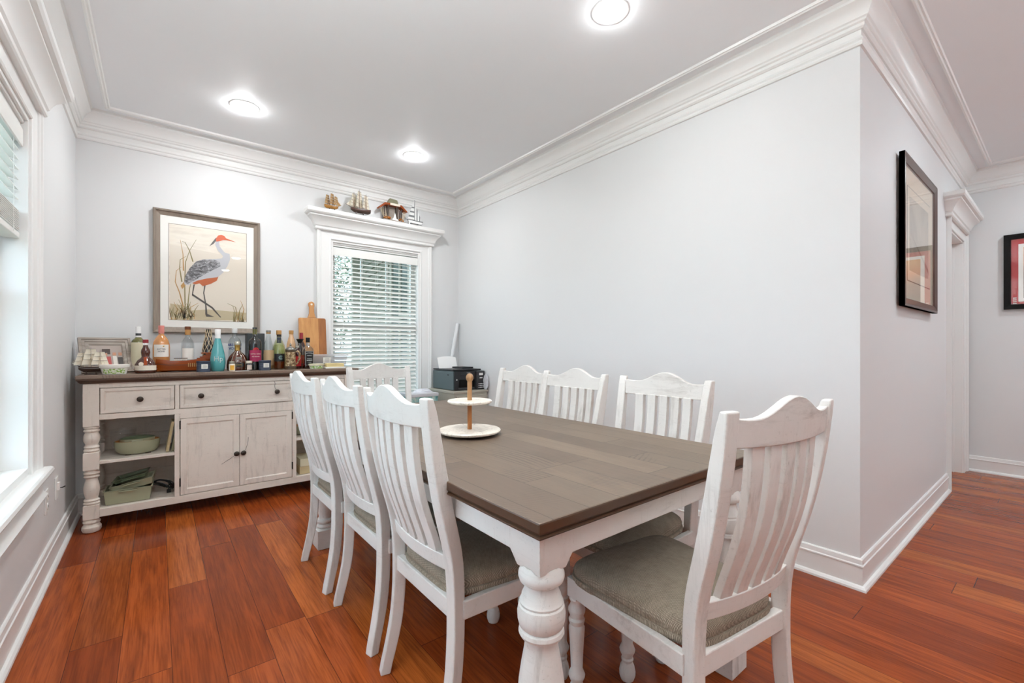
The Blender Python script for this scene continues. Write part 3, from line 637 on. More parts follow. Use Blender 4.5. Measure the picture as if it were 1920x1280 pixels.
# ================================================================ DINING TABLE
TX0, TX1, TY0, TY1 = .622, 1.652, .690, 2.742
t = thing('dining_table', 'long farmhouse dining table with grey brown plank top and white turned legs', 'table', ((TX0 + TX1) / 2, (TY0 + TY1) / 2, 0))
hx, hy = (TX1 - TX0) / 2, (TY1 - TY0) / 2
MB().box(-hx, hx, -hy, hy, TT - .026, TT).mat(0).build('tabletop', [M['table_top'], M['dark_edge']], t, bevel=.004)
tp = [o for o in COL.objects if o.name == 'tabletop'][0]
for p_ in tp.data.polygons:
    if abs(p_.normal.z) < .5: p_.material_index = 1
mb = MB(); pr = [(.004, TT - .026), (.006, TT - .030), (0, TT - .033), (.002, TT - .037), (.012, TT - .040), (.03, TT - .040), (.03, TT - .026)]
mb.loft([[(sx * (hx - w), sy * (hy - w), z) for w, z in pr] for sx, sy in ((-1, -1), (1, -1), (1, 1), (-1, 1), (-1, -1))], cap=False)
mb.build('edge_moulding', M['dark_edge'], t, smooth=25)
ai = .034; az0, az1 = .654, TT - .038
for bx_, m_ in (((-hx + ai + .1, hx - ai - .1, -hy + ai, -hy + ai + .022), 'ww_x'), ((-hx + ai + .1, hx - ai - .1, hy - ai - .022, hy - ai), 'ww_x'), ((-hx + ai, -hx + ai + .022, -hy + ai + .1, hy - ai - .1), 'ww_y'), ((hx - ai - .022, hx - ai, -hy + ai + .1, hy - ai - .1), 'ww_y')):
    MB().box(*bx_, az0, az1).build('apron', M[m_], t, bevel=.002)
TLEG = [(.036, .108), (.044, .112), (.046, .120), (.042, .128), (.036, .132), (.043, .138), (.046, .147), (.043, .156), (.036, .162), (.034, .172), (.037, .19), (.046, .235), (.054, .29), (.0555, .325), (.053, .36), (.047, .40), (.0405, .435), (.0375, .458), (.040, .464), (.050, .468), (.0535, .475), (.052, .483), (.047, .487), (.052, .492), (.0555, .505), (.0565, .520), (.0535, .537), (.050, .541), (.0515, .546), (.0475, .552), (.046, .560), (.0395, .574), (.038, .584), (.041, .590), (.051, .594), (.054, .603), (.0535, .612), (.048, .622), (.044, .63)]
for sx in (-1, 1):
    for sy in (-1, 1):
        cx, cy = sx * (hx - .024 - .0525), sy * (hy - .026 - .0525); h = .0525
        if sy > 0: cx -= sx * .052      # the far pair stands slightly further in
        mb = MB().lathe(TLEG, (cx, cy, 0), 32)
        mb.loft([[(cx - a, cy - a, z), (cx + a, cy - a, z), (cx + a, cy + a, z), (cx - a, cy + a, z)] for a, z in ((.040, .624), (h, .664), (h, TT - .040))])
        mb.loft([[(cx - a, cy - a, z), (cx + a, cy - a, z), (cx + a, cy + a, z), (cx - a, cy + a, z)] for a, z in ((h - .002, 0), (h, .003), (h, .104), (h - .012, .110))])
        mb.build('leg', M['ww_z'], t, smooth=30)

# two tier stand on the table
t = thing('tiered_serving_stand', 'two tier round serving stand with wooden pole on the table', 'serving stand', (1.032, 1.585, TT))
MB().lathe([(.086, .0), (.090, .004), (.090, .010), (.07, .012)], n=40).build('foot_ring', M['ship_dark'], t, smooth=True)
MB().lathe([(.02, .010), (.118, .010), (.129, .015), (.131, .021), (.127, .025), (.115, .0235), (.02, .0235)], n=64).build('lower_plate', M['marble'], t, smooth=30)
MB().lathe([(.010, .135), (.086, .134), (.093, .138), (.0935, .143), (.090, .147), (.080, .146), (.010, .146)], n=56).build('upper_plate', M['marble'], t, smooth=30)
MB().lathe([(.0095, .0235), (.0095, .135)], n=20).build('pole', M['acacia2'], t, smooth=True)
MB().lathe([(.0098, .146), (.0100, .222), (.0098, .226), (.0130, .230), (.0158, .238), (.0158, .245), (.0125, .253), (.007, .258), (.001, .259)], n=24).build('handle', M['poleW'], t, smooth=True)

# ================================================================ SIDEBOARD
SX0, SX1, SF, SBK = -.355, 1.276, 3.72, 4.150
t = thing('sideboard', 'long distressed white sideboard with brown top along the back wall', 'sideboard', (.4605, 3.94, 0))
def Ls(x0, x1, y0, y1, z0, z1, mb): return mb.box(x0 - .4605, x1 - .4605, y0 - 3.94, y1 - 3.94, z0, z1)
o_ = Ls(-.386, 1.307, 3.688, 4.165, ST - .022, ST, MB()).build('top', M['sb_top'], t, bevel=.003)
mb = MB(); hx2, hy2 = (1.307 + .386) / 2, (4.165 - 3.688) / 2; cy = (4.165 + 3.688) / 2 - 3.94
mb.loft([[(sx * (hx2 - w), cy + sy * (hy2 - w), z) for w, z in ((.003, ST - .022), (.003, ST - .030), (.008, ST - .034), (.014, ST - .042), (.024, ST - .050), (.05, ST - .050), (.05, ST - .022))] for sx, sy in ((-1, -1), (1, -1), (1, 1), (-1, 1), (-1, -1))], cap=False)
mb.build('top_moulding', M['dark_edge'], t, smooth=25)
SLEG = [(.030, 0), (.040, .004), (.0465, .018), (.046, .034), (.036, .050), (.034, .052), (.040, .056), (.042, .063), (.039, .070), (.033, .074), (.031, .082)]
UP = [(.031, .168), (.031, .170), (.038, .173), (.0395, .178), (.037, .184), (.031, .187), (.036, .190), (.038, .195), (.035, .201), (.030, .204), (.030, .212), (.0345, .232), (.0385, .256), (.038, .275), (.033, .300), (.028, .320), (.028, .330), (.034, .334), (.037, .340), (.034, .347), (.029, .350), (.035, .354), (.038, .360), (.036, .367), (.030, .371), (.030, .382)]
UP2 = [(.030, .490), (.036, .494), (.038, .500), (.035, .507), (.029, .511), (.035, .515), (.037, .521), (.033, .527), (.030, .533), (.030, .541), (.037, .556), (.0395, .575), (.037, .594), (.031, .607), (.030, .611), (.036, .615), (.038, .621), (.035, .628), (.030, .632), (.036, .636), (.037, .642), (.033, .648)]
for cx in (-.318, 1.239):
    for cyy in (3.757, 4.105):
        c = (cx - .4605, cyy - 3.94, 0); a = .037
        mb = MB().lathe(SLEG, c, 24).lathe(UP, c, 24).lathe(UP2, c, 24)
        for za, zb in ((.080, .170), (.381, .491), (.647, .912)):
            mb.loft([[(c[0] - r_, c[1] - r_, z), (c[0] + r_, c[1] - r_, z), (c[0] + r_, c[1] + r_, z), (c[0] - r_, c[1] + r_, z)] for r_, z in ((a - .004, za), (a, za + .004), (a, zb - .004), (a - .004, zb))])
        mb.build('leg', M['sb_z'], t, smooth=30)
mb = MB()
Ls(-.281, 1.202, 3.725, 3.745, .882, .913, mb); Ls(-.281, 1.202, 3.725, 3.745, .686, .720, mb)                       # front rails
Ls(.090, .114, 3.725, 3.745, .720, .882, mb); Ls(.811, .835, 3.725, 3.745, .720, .882, mb)
Ls(.088, .116, 3.7225, 3.745, .137, .686, mb); Ls(.809, .837, 3.7225, 3.745, .137, .686, mb)                            # stiles beside doors
Ls(.090, .110, 3.745, 4.13, .128, .686, mb); Ls(.815, .835, 3.745, 4.13, .128, .686, mb)                              # inner side panels
Ls(.116, .809, 3.725, 3.745, .654, .688, mb); Ls(-.345, -.325, 3.79, 4.07, .70, .912, mb); Ls(1.246, 1.266, 3.79, 4.07, .70, .912, mb)
mb.build('case', M['sb_z'], t, bevel=.0015)
mb = MB(); Ls(-.300, 1.222, 3.74, 4.13, .112, .135, mb); Ls(-.281, 1.202, 3.722, 3.745, .090, .137, mb); Ls(-.315, -.292, 3.79, 4.07, .094, .137, mb); Ls(1.213, 1.236, 3.79, 4.07, .094, .137, mb)
mb.build('bottom_board', M['sb_x'], t, bevel=.002)
Ls(-.290, .090, 3.735, 4.125, .412, .431, MB()).build('shelf', M['sb_x'], t, bevel=.002); Ls(.835, 1.21, 3.735, 4.125, .412, .431, MB()).build('shelf', M['sb_x'], t, bevel=.002)
mb = MB()
for i in range(6): Ls(-.30, 1.222, 4.125, 4.137, .135 + i * .13, .135 + i * .13 + .1285, mb)
mb.build('back_panel', M['sb_x'], t)
def front(x0, x1, z0, z1, y, rail, name, par, thick=.020, m_='sb_x'):
    mb = MB(); Ls(x0, x1, y + .006, y + thick, z0, z1, mb)
    X0, X1, yy = x0 - .4605, x1 - .4605, y - 3.94
    mb.loft([[(X0 + w if sx < 0 else X1 - w, yy + d, z0 + w if sz < 0 else z1 - w) for w, d in ((0, .006), (0, .001), (.002, 0), (rail - .008, 0), (rail - .006, .002), (rail, .005), (rail, .0065))] for sx, sz in ((-1, -1), (1, -1), (1, 1), (-1, 1), (-1, -1))], cap=False)
    return mb.build(name, M[m_], par, smooth=20)
def knob(x, z, y, par):
    k_ = MB().lathe([(.007, 0), (.006, .012), (.010, .015), (.0165, .019), (.0175, .024), (.014, .029), (.006, .031), (.001, .0312)], n=20)
    k_.v = [(x - .4605 + a, y - 3.94 - c, z + b) for a, b, c in k_.v]; return k_.build('knob', M['knob'], par, smooth=45)
d1 = front(-.277, .087, .724, .879, 3.722, .026, 'drawer', t); knob(-.088, .802, 3.723, d1)
d2 = front(.117, .808, .724, .879, 3.722, .026, 'drawer', t); knob(.232, .802, 3.723, d2); knob(.700, .802, 3.723, d2)
d3 = front(.838, 1.199, .724, .879, 3.722, .026, 'drawer', t); knob(1.018, .802, 3.723, d3)
def plank_door(x0, x1, kx, hinge):
    d = front(x0, x1, .141, .652, 3.724, .042, 'door', t, m_='sb_z'); knob(kx, .376, 3.724, d)
    for hz in (.20, .585): Ls(hinge - .004, hinge + .004, 3.719, 3.726, hz, hz + .055, MB()).build('hinge', M['nickel'], d)
plank_door(.119, .459, .440, .117); plank_door(.462, .806, .482, .808)
# thread caught on a knob
t2 = MB().tube([(.683, 3.7205, .880), (.690, 3.717, .862), (.684, 3.716, .845), (.690, 3.715, .825), (.700, 3.700, .812)], .0012, 5).build('loose_thread', M['cord']); tag(t2, 'dark thread hanging over the right drawer knob of the sideboard', 'thread')

for pts, lb in (([(.440, 3.700, .380), (.428, 3.706, .366), (.404, 3.712, .345), (.386, 3.716, .335), (.352, 3.7195, .312)], 'thin dark thread trailing left from the left door knob of the sideboard'), ([(.487, 3.700, .388), (.498, 3.708, .404), (.508, 3.715, .43), (.512, 3.718, .455), (.514, 3.7195, .482)], 'thin dark thread curving up from the right door knob of the sideboard')):
    q = MB().tube(pts, .0011, 5).build('loose_thread', M['cord']); tag(q, lb, 'thread')
# ================================================================ THINGS ON THE SIDEBOARD
def bottle(name, label, x, y, prof, glass, caps=(), labels=(), cat='bottle', rz=0, liquid=None, n=48):
    t = thing(name, label, cat, (x, y, ST), rz)
    MB().lathe(prof, n=n).build('glass_body', glass, t, smooth=40)
    if liquid: MB().lathe(liquid[0], n=n).build('liquid', liquid[1], t, smooth=40)
    for pr, m_, nm in caps: MB().lathe(pr, n=20).build(nm, m_, t, smooth=35)
    for z0, z1, r_, half, m_ in labels:
        k_ = 40; mb = MB(); a0 = -pi / 2 - half; ring = lambda r__, z: [(r__ * cos(a0 + 2 * half * i / k_), r__ * sin(a0 + 2 * half * i / k_), z) for i in range(k_ + 1)]
        mb.loft([ring(r_ + .0006, z0), ring(r_ + .0006, z1)], cap=False, closed=False); mb.build('label', m_, t, smooth=True)
    return t
def wine_prof(r, h, neck=.0135, sh=.6, shw=.13):
    z1 = h * sh; z2 = z1 + h * shw
    return [(.01, .004), (r * .8, 0), (r, .005), (r, z1)] + [(neck + (r - neck) * cos(pi / 2 * q), z1 + (z2 - z1) * sin(pi / 2 * q)) for q in (.2, .4, .6, .8)] + [(neck, z2 + .01), (neck, h - .012), (neck + .0015, h - .012), (neck + .0015, h - .003), (neck, h)]
faceT = lambda x, y: math.atan2(x, -(-y)) * 0   # labels face the room

# grey frame leaning in the corner
t = thing('photo_frame', 'weathered grey wooden photo frame leaning in the left corner of the sideboard', 'photo frame', (-.253, 3.965, ST), R(15))
lean = R(28); fm = MB(); hw, hh = .133, .258
def TLn(x, y, z): return (x, y * cos(lean) + z * sin(lean), z * cos(lean) - y * sin(lean))
frame(fm, -hw, hw, 0.002, hh, [(0, .0), (0, .020), (.014, .022), (.016, .018), (.030, .019), (.032, .014), (.046, .013), (.052, .008), (.056, 0)], 0); fm.build('frame', M['grey_frame'], t, T=TLn, smooth=15)
MB().box(-hw + .05, hw - .05, -.006, -.002, .052, hh - .05).build('photo', mat('photo_backdrop', '#a89a90', .5), t, T=TLn)
q = MB().mat(0).box(-.03, .02, -.0075, -.006, .055, .12).mat(1).box(-.085, -.035, -.0075, -.006, .055, .13).mat(2).box(.03, .05, -.0075, -.006, .055, .125).mat(1).box(.055, .085, -.0075, -.006, .055, .115).mat(3)
for cx in (-.06, -.005, .04, .07): q.lathe([(.012, -.0), (.001, .0)], (0, 0, 0), 6) if 0 else q.box(cx - .009, cx + .009, -.0078, -.006, .128, .150)
q.build('photo_people', [mat('photo_red', '#b8463e', .6), mat('photo_dark', '#3b3430', .6), mat('photo_white', '#e2dcd2', .6), mat('photo_skin', '#c08c6c', .6)], t, T=TLn)
MB().box(-hw + .045, hw - .045, -.010, -.009, .047, hh - .045).build('glass', M['picglass'], t, T=TLn)
MB().box(-.02, .02, .002, .006, .0, .16).build('easel_back', M['ship_dark'], t, T=lambda x, y, z: (x, y + z * .55 * -0 + .02 + z * .30, max(z, 0.001)))

# ---- sailing ship models
def ship(name, label, loc, rz, L, H, hullm, hull2, sailm, masts=3, rows=3, keel=.22, stand=True, sw=.30, stripes=False):
    t = thing(name, label, 'model ship', loc, rz)
    z0 = H * .10 if stand else .003; hh = H * keel
    def hw(f): return L * .085 * (sin(pi * min(1, max(0, f * .86 + .12))) ** .55)
    rings = []
    for i in range(17):
        f = i / 16; x = -L * .38 + L * .72 * f; w = max(hw(f), .0012); sheer = hh * (1 + .28 * (2 * f - 1) ** 2); bot = z0 + hh * .55 * max(0, (f - .78) / .22) ** 1.5 + hh * .35 * max(0, (.12 - f) / .12)
        rings.append([(x, -w, z0 + sheer), (x, -w * 1.05, z0 + sheer * .7), (x, -w * .7, bot + hh * .22), (x, 0, bot), (x, w * .7, bot + hh * .22), (x, w * 1.05, z0 + sheer * .7), (x, w, z0 + sheer)])
    MB().loft(rings).build('hull', hullm, t, smooth=50)
    rr = MB()
    rr.loft([[(p_[0] + (0), p_[1] * 1.06, p_[2] - hh * .35 + d_) for p_, d_ in ((r_[0], 0), (r_[0], hh * .08), (r_[6], hh * .08), (r_[6], 0))] for r_ in rings]); rr.build('hull_stripe', hull2, t)
    mx = [-.22, .02, .22][:masts] if masts > 1 else [0]
    mm = MB(); sails = []
    top = [.86, 1.0, .84]
    mm.tube([(L * .30, 0, z0 + hh * 1.15), (L * .52, 0, z0 + hh * 1.75)], [L * .012, L * .005], 6)
    for k_, fx in enumerate(mx):
        zt = z0 + (H - z0) * top[k_]; mm.tube([(fx * L, 0, z0 + hh * .6), (fx * L, 0, zt)], [L * .011, L * .004], 6)
        for q_ in range(rows + 1):
            zz = z0 + hh * 1.35 + (zt - z0 - hh * 1.35) * (.02 + .86 * q_ / rows); wy = L * sw * (1 - .5 * q_ / rows) * .5
            a_ = .9
            mm.tube([(fx * L - wy * a_, -wy * .6, zz), (fx * L + wy * a_, wy * .6, zz)], L * .004, 5)
            if q_: sails.append((fx * L, zz, pz, wy, pw))
            pz, pw = zz, wy
    mm.build('mast', hull2 if not stripes else M['ship_dark'], t)
    for x, zt_, zb_, wt, wb in sails:
        s_ = MB(); nn = 6
        def row(z, w, bow): return [(x + (-w + 2 * w * i / nn) * .9, (-w + 2 * w * i / nn) * .6 - bow * sin(pi * i / nn) * L * .05 - .002, z) for i in range(nn + 1)]
        s_.loft([row(zt_ - .001, wt, .2), row((zt_ + zb_) / 2, (wt + wb) / 2, 1), row(zb_ + .001, wb, .6)], cap=False, closed=False).build('sail', sailm, t, smooth=True)
    g = MB()
    zt = z0 + (H - z0) * top[-1] * .9; xf = mx[-1] * L
    g.tube([(L * .52, 0, z0 + hh * 1.75), (xf, 0, zt)], .0006, 4); g.tube([(-L * .37, 0, z0 + hh * 1.25), (mx[0] * L, 0, z0 + (H - z0) * top[0] * .9)], .0006, 4)
    for a, b in zip(mx, mx[1:]): g.tube([(a * L, 0, z0 + (H - z0) * .78), (b * L, 0, z0 + (H - z0) * .80)], .0006, 4)
    for fx in mx:
        for sy in (-1, 1):
            for dx in (-.05, 0, .05): g.tube([(fx * L + dx * L, sy * L * .075, z0 + hh * 1.0), (fx * L, 0, z0 + (H - z0) * .62)], .0006, 4)
    g.build('rigging', M['rope'], t)
    j = MB(); j.add([(L * .49, 0, z0 + hh * 1.7), (xf + L * .03, .001, z0 + (H - z0) * .62), (xf + L * .05, .002, z0 + hh * 1.4), (L * .38, 0.001, z0 + hh * 1.45)], [(0, 1, 2), (0, 2, 3)]); j.build('jib_sail', sailm, t)
    if stand:
        s_ = MB().box(-L * .16, L * .18, -L * .05, L * .05, 0, z0 * .28)
        for sx in (-.12, .14): s_.box(L * sx - L * .015, L * sx + L * .015, -L * .03, L * .03, z0 * .28, z0 + hh * .25)
        s_.build('stand', M['ship_dark'], t)
    return t
ship('ship_model', 'small tall ship model with cream sails at the left end of the sideboard', (-.322, 3.80, ST), R(178), .175, .175, M['ship_dark'], M['steel'], M['sail'], 3, 3, .18, True, .5)

def tub(name, label, x, y, r0, r1, h, sx, labm, lidm, w_):
    t = thing(name, label, 'tub', (x, y, ST))
    e = lambda mb: mb
    b = MB().lathe([(r0 * .9, 0), (r0, .002), (r1 * .93, h * .68), (r1 * .93, h * .7)], n=36); b.v = [(a * sx, c, d) for a, c, d in b.v]; b.build('tub_body', M['tubwhite'], t, smooth=35)
    b = MB().lathe([(r1 * .95, h * .66), (r1 * 1.0, h * .70), (r1 * 1.02, h * .97), (r1 * .98, h), (.002, h)], n=36); b.v = [(a * sx, c, d) for a, c, d in b.v]; b.build('lid', lidm, t, smooth=35)
    k_ = 12; l_ = MB(); rg_ = lambda r_, z: [(r_ * sx * cos(-pi / 2 + (i / k_ - .5) * w_), r_ * sin(-pi / 2 + (i / k_ - .5) * w_) - .0008, z) for i in range(k_ + 1)]
    l_.loft([rg_(r0 + (r1 * .93 - r0) * .12 + .0006, h * .10), rg_(r0 + (r1 * .93 - r0) * .85 + .0006, h * .60)], cap=False, closed=False); l_.build('label', labm, t, smooth=True)
def leaflabel():
    k = N('leafy_label'); f = k.noise(k.coord('Object'), 90, 3); k.l(k.ramp(f, [(.45, '#e8ebd8'), (.55, '#86b03c')]), k.b.inputs['Base Color']); return k.m
LL = leaflabel()
tub('margarine_tub', 'white oval tub with green leafy label in front of the grey photo frame', -.214, 3.775, .052, .066, .062, 1.10, LL, M['tubwhite'], 1.9)
tub('margarine_tub', 'small pale yellow tub near the right end of the sideboard', .996, 3.775, .042, .050, .040, 1.15, LL, M['cream'], 2.4)

# ---- bottles
b = bottle('wine_bottle', 'white wine bottle with cream label and white cap beside the photo frame', -.105, 4.03, wine_prof(.0395, .315, .0135, .62, .12), M['olive'],
    [([(.0155, .235), (.0150, .262), (.0152, .313), (.013, .3155), (.001, .3155)], M['white'], 'capsule')], [(.02, .205, .0395, pi * .97, M['cream'])])
MB().lathe([(.0154, .252), (.0155, .268)], n=20, cap=False).build('capsule_band', M['darkgrey'], b)
b = bottle('liqueur_bottle', 'squat amber liqueur bottle with dark red cap and ribbon, left of the wooden ship', -.063, 3.835,
    [(.02, .002), (.052, 0), (.0585, .006), (.0605, .03), (.056, .058), (.042, .085), (.026, .100), (.021, .108), (.0225, .125), (.0245, .138), (.0225, .155), (.0155, .170), (.0135, .18), (.0135, .205)], M['cognac'],
    [([(.0145, .186), (.0145, .2)], M['white'], 'neck_band'), ([(.0155, .200), (.0155, .221), (.014, .223), (.001, .223)], M['capred'], 'cap')], [(.020, .052, .0608, 1.15, M['bone']), ])
MB().lathe([(.0612, .024), (.0612, .030)], n=40, cap=False).build('label_band', M['capred'], b)
rb = MB()
for zz, rr in ((.100, .0275), (.088, .0415), (.075, .0505), (.062, .0568)): rb.box(-.008, .008, -rr - .0035, -rr + .004, zz - .008, zz + .008)
rb.build('ribbon', M['oran'], b)
MB().lathe([(.013, 0), (.013, .0015), (.001, .002)], n=20).build('seal', M['bone'], b, T=lambda x, y, z: (x - .022, -.0555 - z, y + .062), smooth=True)
def house_label(b, r, z, lines, size, m_):
    for i, s_ in enumerate(lines): text_pts(s_, size, m_, b, 'label_text', on_cyl(r, z - i * size * 1.15))
b = bottle('rose_bottle', 'round shouldered rosé wine bottle with pink cap and white label', .020, 4.0,
    [(.02, .004), (.044, 0), (.0485, .006), (.0490, .17), (.0470, .195), (.0400, .222), (.0290, .243), (.0185, .256), (.0150, .264), (.0145, .30), (.0145, .322)], M['blush'],
    [([(.0175, .268), (.0170, .300), (.0178, .322), (.0165, .3245), (.001, .3245)], M['pink'], 'cap')], [(.105, .19, .0492, .95, M['paperw'])])
house_label(b, .0496, .158, ['SUTTER', 'HOME'], .014, M['darkgrey']); MB().lathe([(.005, 0), (.001, .0006)], n=14).build('emblem', M['brass'], b, T=lambda x, y, z: (x + .012, -.0492 - z, y + .179))
b = bottle('spirit_bottle', 'clear spirit bottle with amber cork stopper and white floral label', .172, 4.02,
    [(.02, .004), (.036, 0), (.0395, .006), (.0395, .185), (.037, .205), (.029, .225), (.019, .240), (.0155, .252), (.0150, .285)], M['clear'],
    [([(.0165, .262), (.0175, .29), (.0175, .300)], M['cork'], 'cork'), ([(.0185, .300), (.0185, .321), (.017, .323), (.001, .323)], M['corkd'], 'stopper')], [(.085, .165, .0397, 1.0, M['paperw'])], liquid=([(.01, .008), (.0375, .008), (.0375, .06), (.001, .06)], M['clear']))
def flor(): 
    k = N('floral_print'); f = k.noise(k.coord('Object'), 110, 3, .7); k.l(k.ramp(f, [(.5, '#eee9e0'), (.6, '#6f6a4e')]), k.b.inputs['Base Color']); return k.m
k_ = 8; l_ = MB(); rg_ = lambda r_, z: [(r_ * cos(-pi / 2 - .9 + i / k_ * .9), r_ * sin(-pi / 2 - .9 + i / k_ * .9), z) for i in range(k_ + 1)]
l_.loft([rg_(.0402, .09), rg_(.0402, .14)], cap=False, closed=False).build('label_flowers', flor(), b)

# long carved wooden boat carrying a netted bottle
t = thing('wooden_boat_holder', 'long glossy orange wooden boat with stepped stern behind the teal bottle', 'wooden boat', (.155, 3.905, ST))
rings = []
for i in range(21):
    f = i / 20; x = -.165 + .33 * f; w = .042 * (sin(pi * (.06 + .90 * f)) ** .6); top = .078 + .030 * max(0, (f - .5) / .5) ** 1.2 + .014 * max(0, (.25 - f) / .25)
    rings.append([(x, -w, top), (x, -w * 1.08, top * .62), (x, -w * .75, .012), (x, 0, .002 + .03 * max(0, (.1 - f) / .1)), (x, w * .75, .012), (x, w * 1.08, top * .62), (x, w, top)])
MB().loft(rings).build('hull', M['ship'], t, smooth=50)
mb = MB()
for i in range(5): mb.box(.065 + i * .017, .150, -.030, .030, .084 + i * .010, .096 + i * .010)
mb.box(.088, .150, -.032, .032, .126, .134); mb.build('stern_steps', M['ship'], t, bevel=.0015)
mb = MB()
for i in range(6): mb.box(-.062 + i * .012, -.056 + i * .012, -.036, -.032, .080, .093)
mb.build('railing', M['bone'], t); MB().box(-.068, .010, -.038, -.030, .093, .097).build('handrail', M['ship_dark'], t)
mb = MB()
for i in range(6): mb.box(.012 + i * .011, .017 + i * .011, -.0475, -.043, .035, .062)
mb.build('hull_ribs', M['cork'], t); 
mb = MB(); 
for sx in (-1, 1): mb.tube([(-.155, 0, .055), (-.178, sx * .006, .07), (-.19, sx * .01, .05 + sx * .012)], .0028, 6)
mb.build('figurehead', M['steel'], t)
MB().loft([[(x_, y_ * 1.09 - 0, z_ * .60 + o_) for (x_, y_, z_) in (r_[0],) for o_ in (0, .003)] + [(r_[6][0], r_[6][1] * 1.09, r_[6][2] * .60 + .003), (r_[6][0], r_[6][1] * 1.09, r_[6][2] * .60)] for r_ in rings]).build('trim_line', M['ship_dark'], t)
b = bottle('netted_bottle', 'dark bottle wrapped in a pale rope net standing at the stern of the wooden boat', .295, 3.99, [(.01, .002), (.036, 0), (.038, .006), (.038, .14), (.035, .175), (.027, .215), (.019, .255), (.0165, .285), (.0165, .305), (.001, .306)], M['wine'])
mb = MB(); prf = [(.0385, .02), (.0385, .14), (.0355, .175), (.0275, .215), (.0195, .255), (.017, .302)]
for s_ in (-1, 1):
    for j in range(8):
        pts = []
        for i in range(30):
            f = i / 29; z = .02 + .282 * f; r_ = interp([(b_, a_) for a_, b_ in prf], z) + .001; a = 2 * pi * j / 8 + s_ * f * 3.6; pts.append((r_ * cos(a), r_ * sin(a), z))
        mb.tube(pts, .0018, 5)
mb.build('rope_net', M['rope'], b)

def stripe_mat():
    k = N('navy_dotted_tin'); v = k.coord('Object'); w_ = k.n('TexWave', wave_type='BANDS', bands_direction='Z'); w_.inputs['Scale'].default_value = 40; k.l(v, w_.inputs['Vector'])
    k.l(k.mix(k.math('MULTIPLY', k.ramp(w_.outputs['Fac'], [(.75, 0.0), (.9, 1.0)]), .55), '#242e40', '#7f8da3'), k.b.inputs['Base Color']); k.b.inputs['Roughness'].default_value = .4; return k.m
NV = stripe_mat()
def tin(x, y, label, h):
    t = thing('candle_tin', label, 'candle', (x, y, ST))
    MB().lathe([(.038, 0), (.0405, .002), (.0405, h * .80), (.038, h * .80)], n=32).build('tin_body', NV, t, smooth=35)
    MB().lathe([(.041, h * .78), (.0418, h * .80), (.0418, h - .002), (.040, h), (.001, h)], n=32).build('lid', M['navy'], t, smooth=35)
    k_ = 8; l_ = MB(); rg_ = lambda z: [(.0411 * cos(-pi / 2 + .1 + (i / k_ - .5) * .95), .0411 * sin(-pi / 2 + .1 + (i / k_ - .5) * .95), z) for i in range(k_ + 1)]
    l_.loft([rg_(h * .30), rg_(h * .72)], cap=False, closed=False).build('label', M['paperw'], t)
    for q_, s_ in enumerate(('soy', 'wax')): text_pts(s_, .010, M['darkgrey'], t, 'label_text', on_cyl(.0413, h * .56 - q_ * .011, -pi / 2 + .1)) if 0 else None
    sq = MB()
    for q_ in range(3): sq.tube([((.0418) * cos(-pi / 2 + .1 + (i / 12 - .5) * .6), (.0418) * sin(-pi / 2 + .1 + (i / 12 - .5) * .6), h * (.60 - q_ * .09) + .0022 * sin(i * 2.1 + q_)) for i in range(13)], .0006, 4)
    sq.build('label_script', M['darkgrey'], t)
tin(.250, 3.768, 'navy dotted candle tin with white label left of the teal bottle', .076); tin(.630, 3.776, 'navy dotted candle tin with white label right of the magenta wine label', .074)

b = bottle('blue_liqueur_bottle', 'tall teardrop teal bottle with white cap and white lettering', .339, 3.835,
    [(.02, .004), (.036, 0), (.0405, .006), (.0455, .035), (.0475, .065), (.0460, .095), (.0400, .135), (.0315, .175), (.0235, .205), (.0185, .228), (.0165, .245), (.016, .26)], M['teal'],
    [([(.0180, .226), (.0172, .25), (.0175, .262), (.0185, .262), (.0185, .298), (.017, .302), (.001, .302)], M['white'], 'cap')])
text_pts('Hp', .050, M['white'], b, 'lettering', lambda x, y, z: ((interp([(.02, .044), (.065, .0475), (.095, .046), (.135, .040)], .088 + y) + .0009) * cos(-pi / 2 + x / .047), (interp([(.02, .044), (.065, .0475), (.095, .046), (.135, .040)], .088 + y) + .0009) * sin(-pi / 2 + x / .047), .088 + y))
b = bottle('vodka_bottle', 'clear vodka bottle with bold blue lettering behind the crown stoppered cognac', .462, 4.0,
    [(.02, .004), (.040, 0), (.0435, .006), (.0435, .195), (.040, .222), (.028, .243), (.0165, .255), (.0150, .268), (.0150, .288)], M['clear'],
    [([(.0165, .282), (.0185, .286), (.0185, .314), (.017, .316), (.001, .316)], M['white'], 'cap')])
text_pts('ABSOLUT', .027, M['bluetext'], b, 'lettering', on_cyl(.0437, .190), .0012); text_pts('VODKA', .027, M['bluetext'], b, 'lettering', on_cyl(.0437, .162), .0012)
t = bottle('cognac_bottle', 'wide shouldered cognac decanter with gold neck and dark label', .465, 3.868,
    [(.02, .004), (.062, 0), (.068, .008), (.070, .04), (.066, .075), (.054, .105), (.036, .127), (.022, .140), (.016, .152), (.0155, .19)], M['cognac'],
    [([(.0175, .142), (.0185, .150), (.0175, .158), (.0175, .176), (.0195, .180), (.0195, .186), (.016, .188)], M['brass'], 'neck_collar'), ([(.017, .188), (.021, .191), (.0225, .202), (.019, .213), (.008, .2155), (.001, .216)], M['silver'], 'stopper')], [(.028, .058, .0697, .52, M['blacklabel'])])
mb = MB()
for a in (-2.25, -1.85, -1.28, -.88): mb.tube([((r_ + .001) * cos(a), (r_ + .001) * sin(a), z) for r_, z in ((.068, .008), (.070, .04), (.066, .075), (.054, .105), (.036, .127), (.022, .140))], .0016, 5)
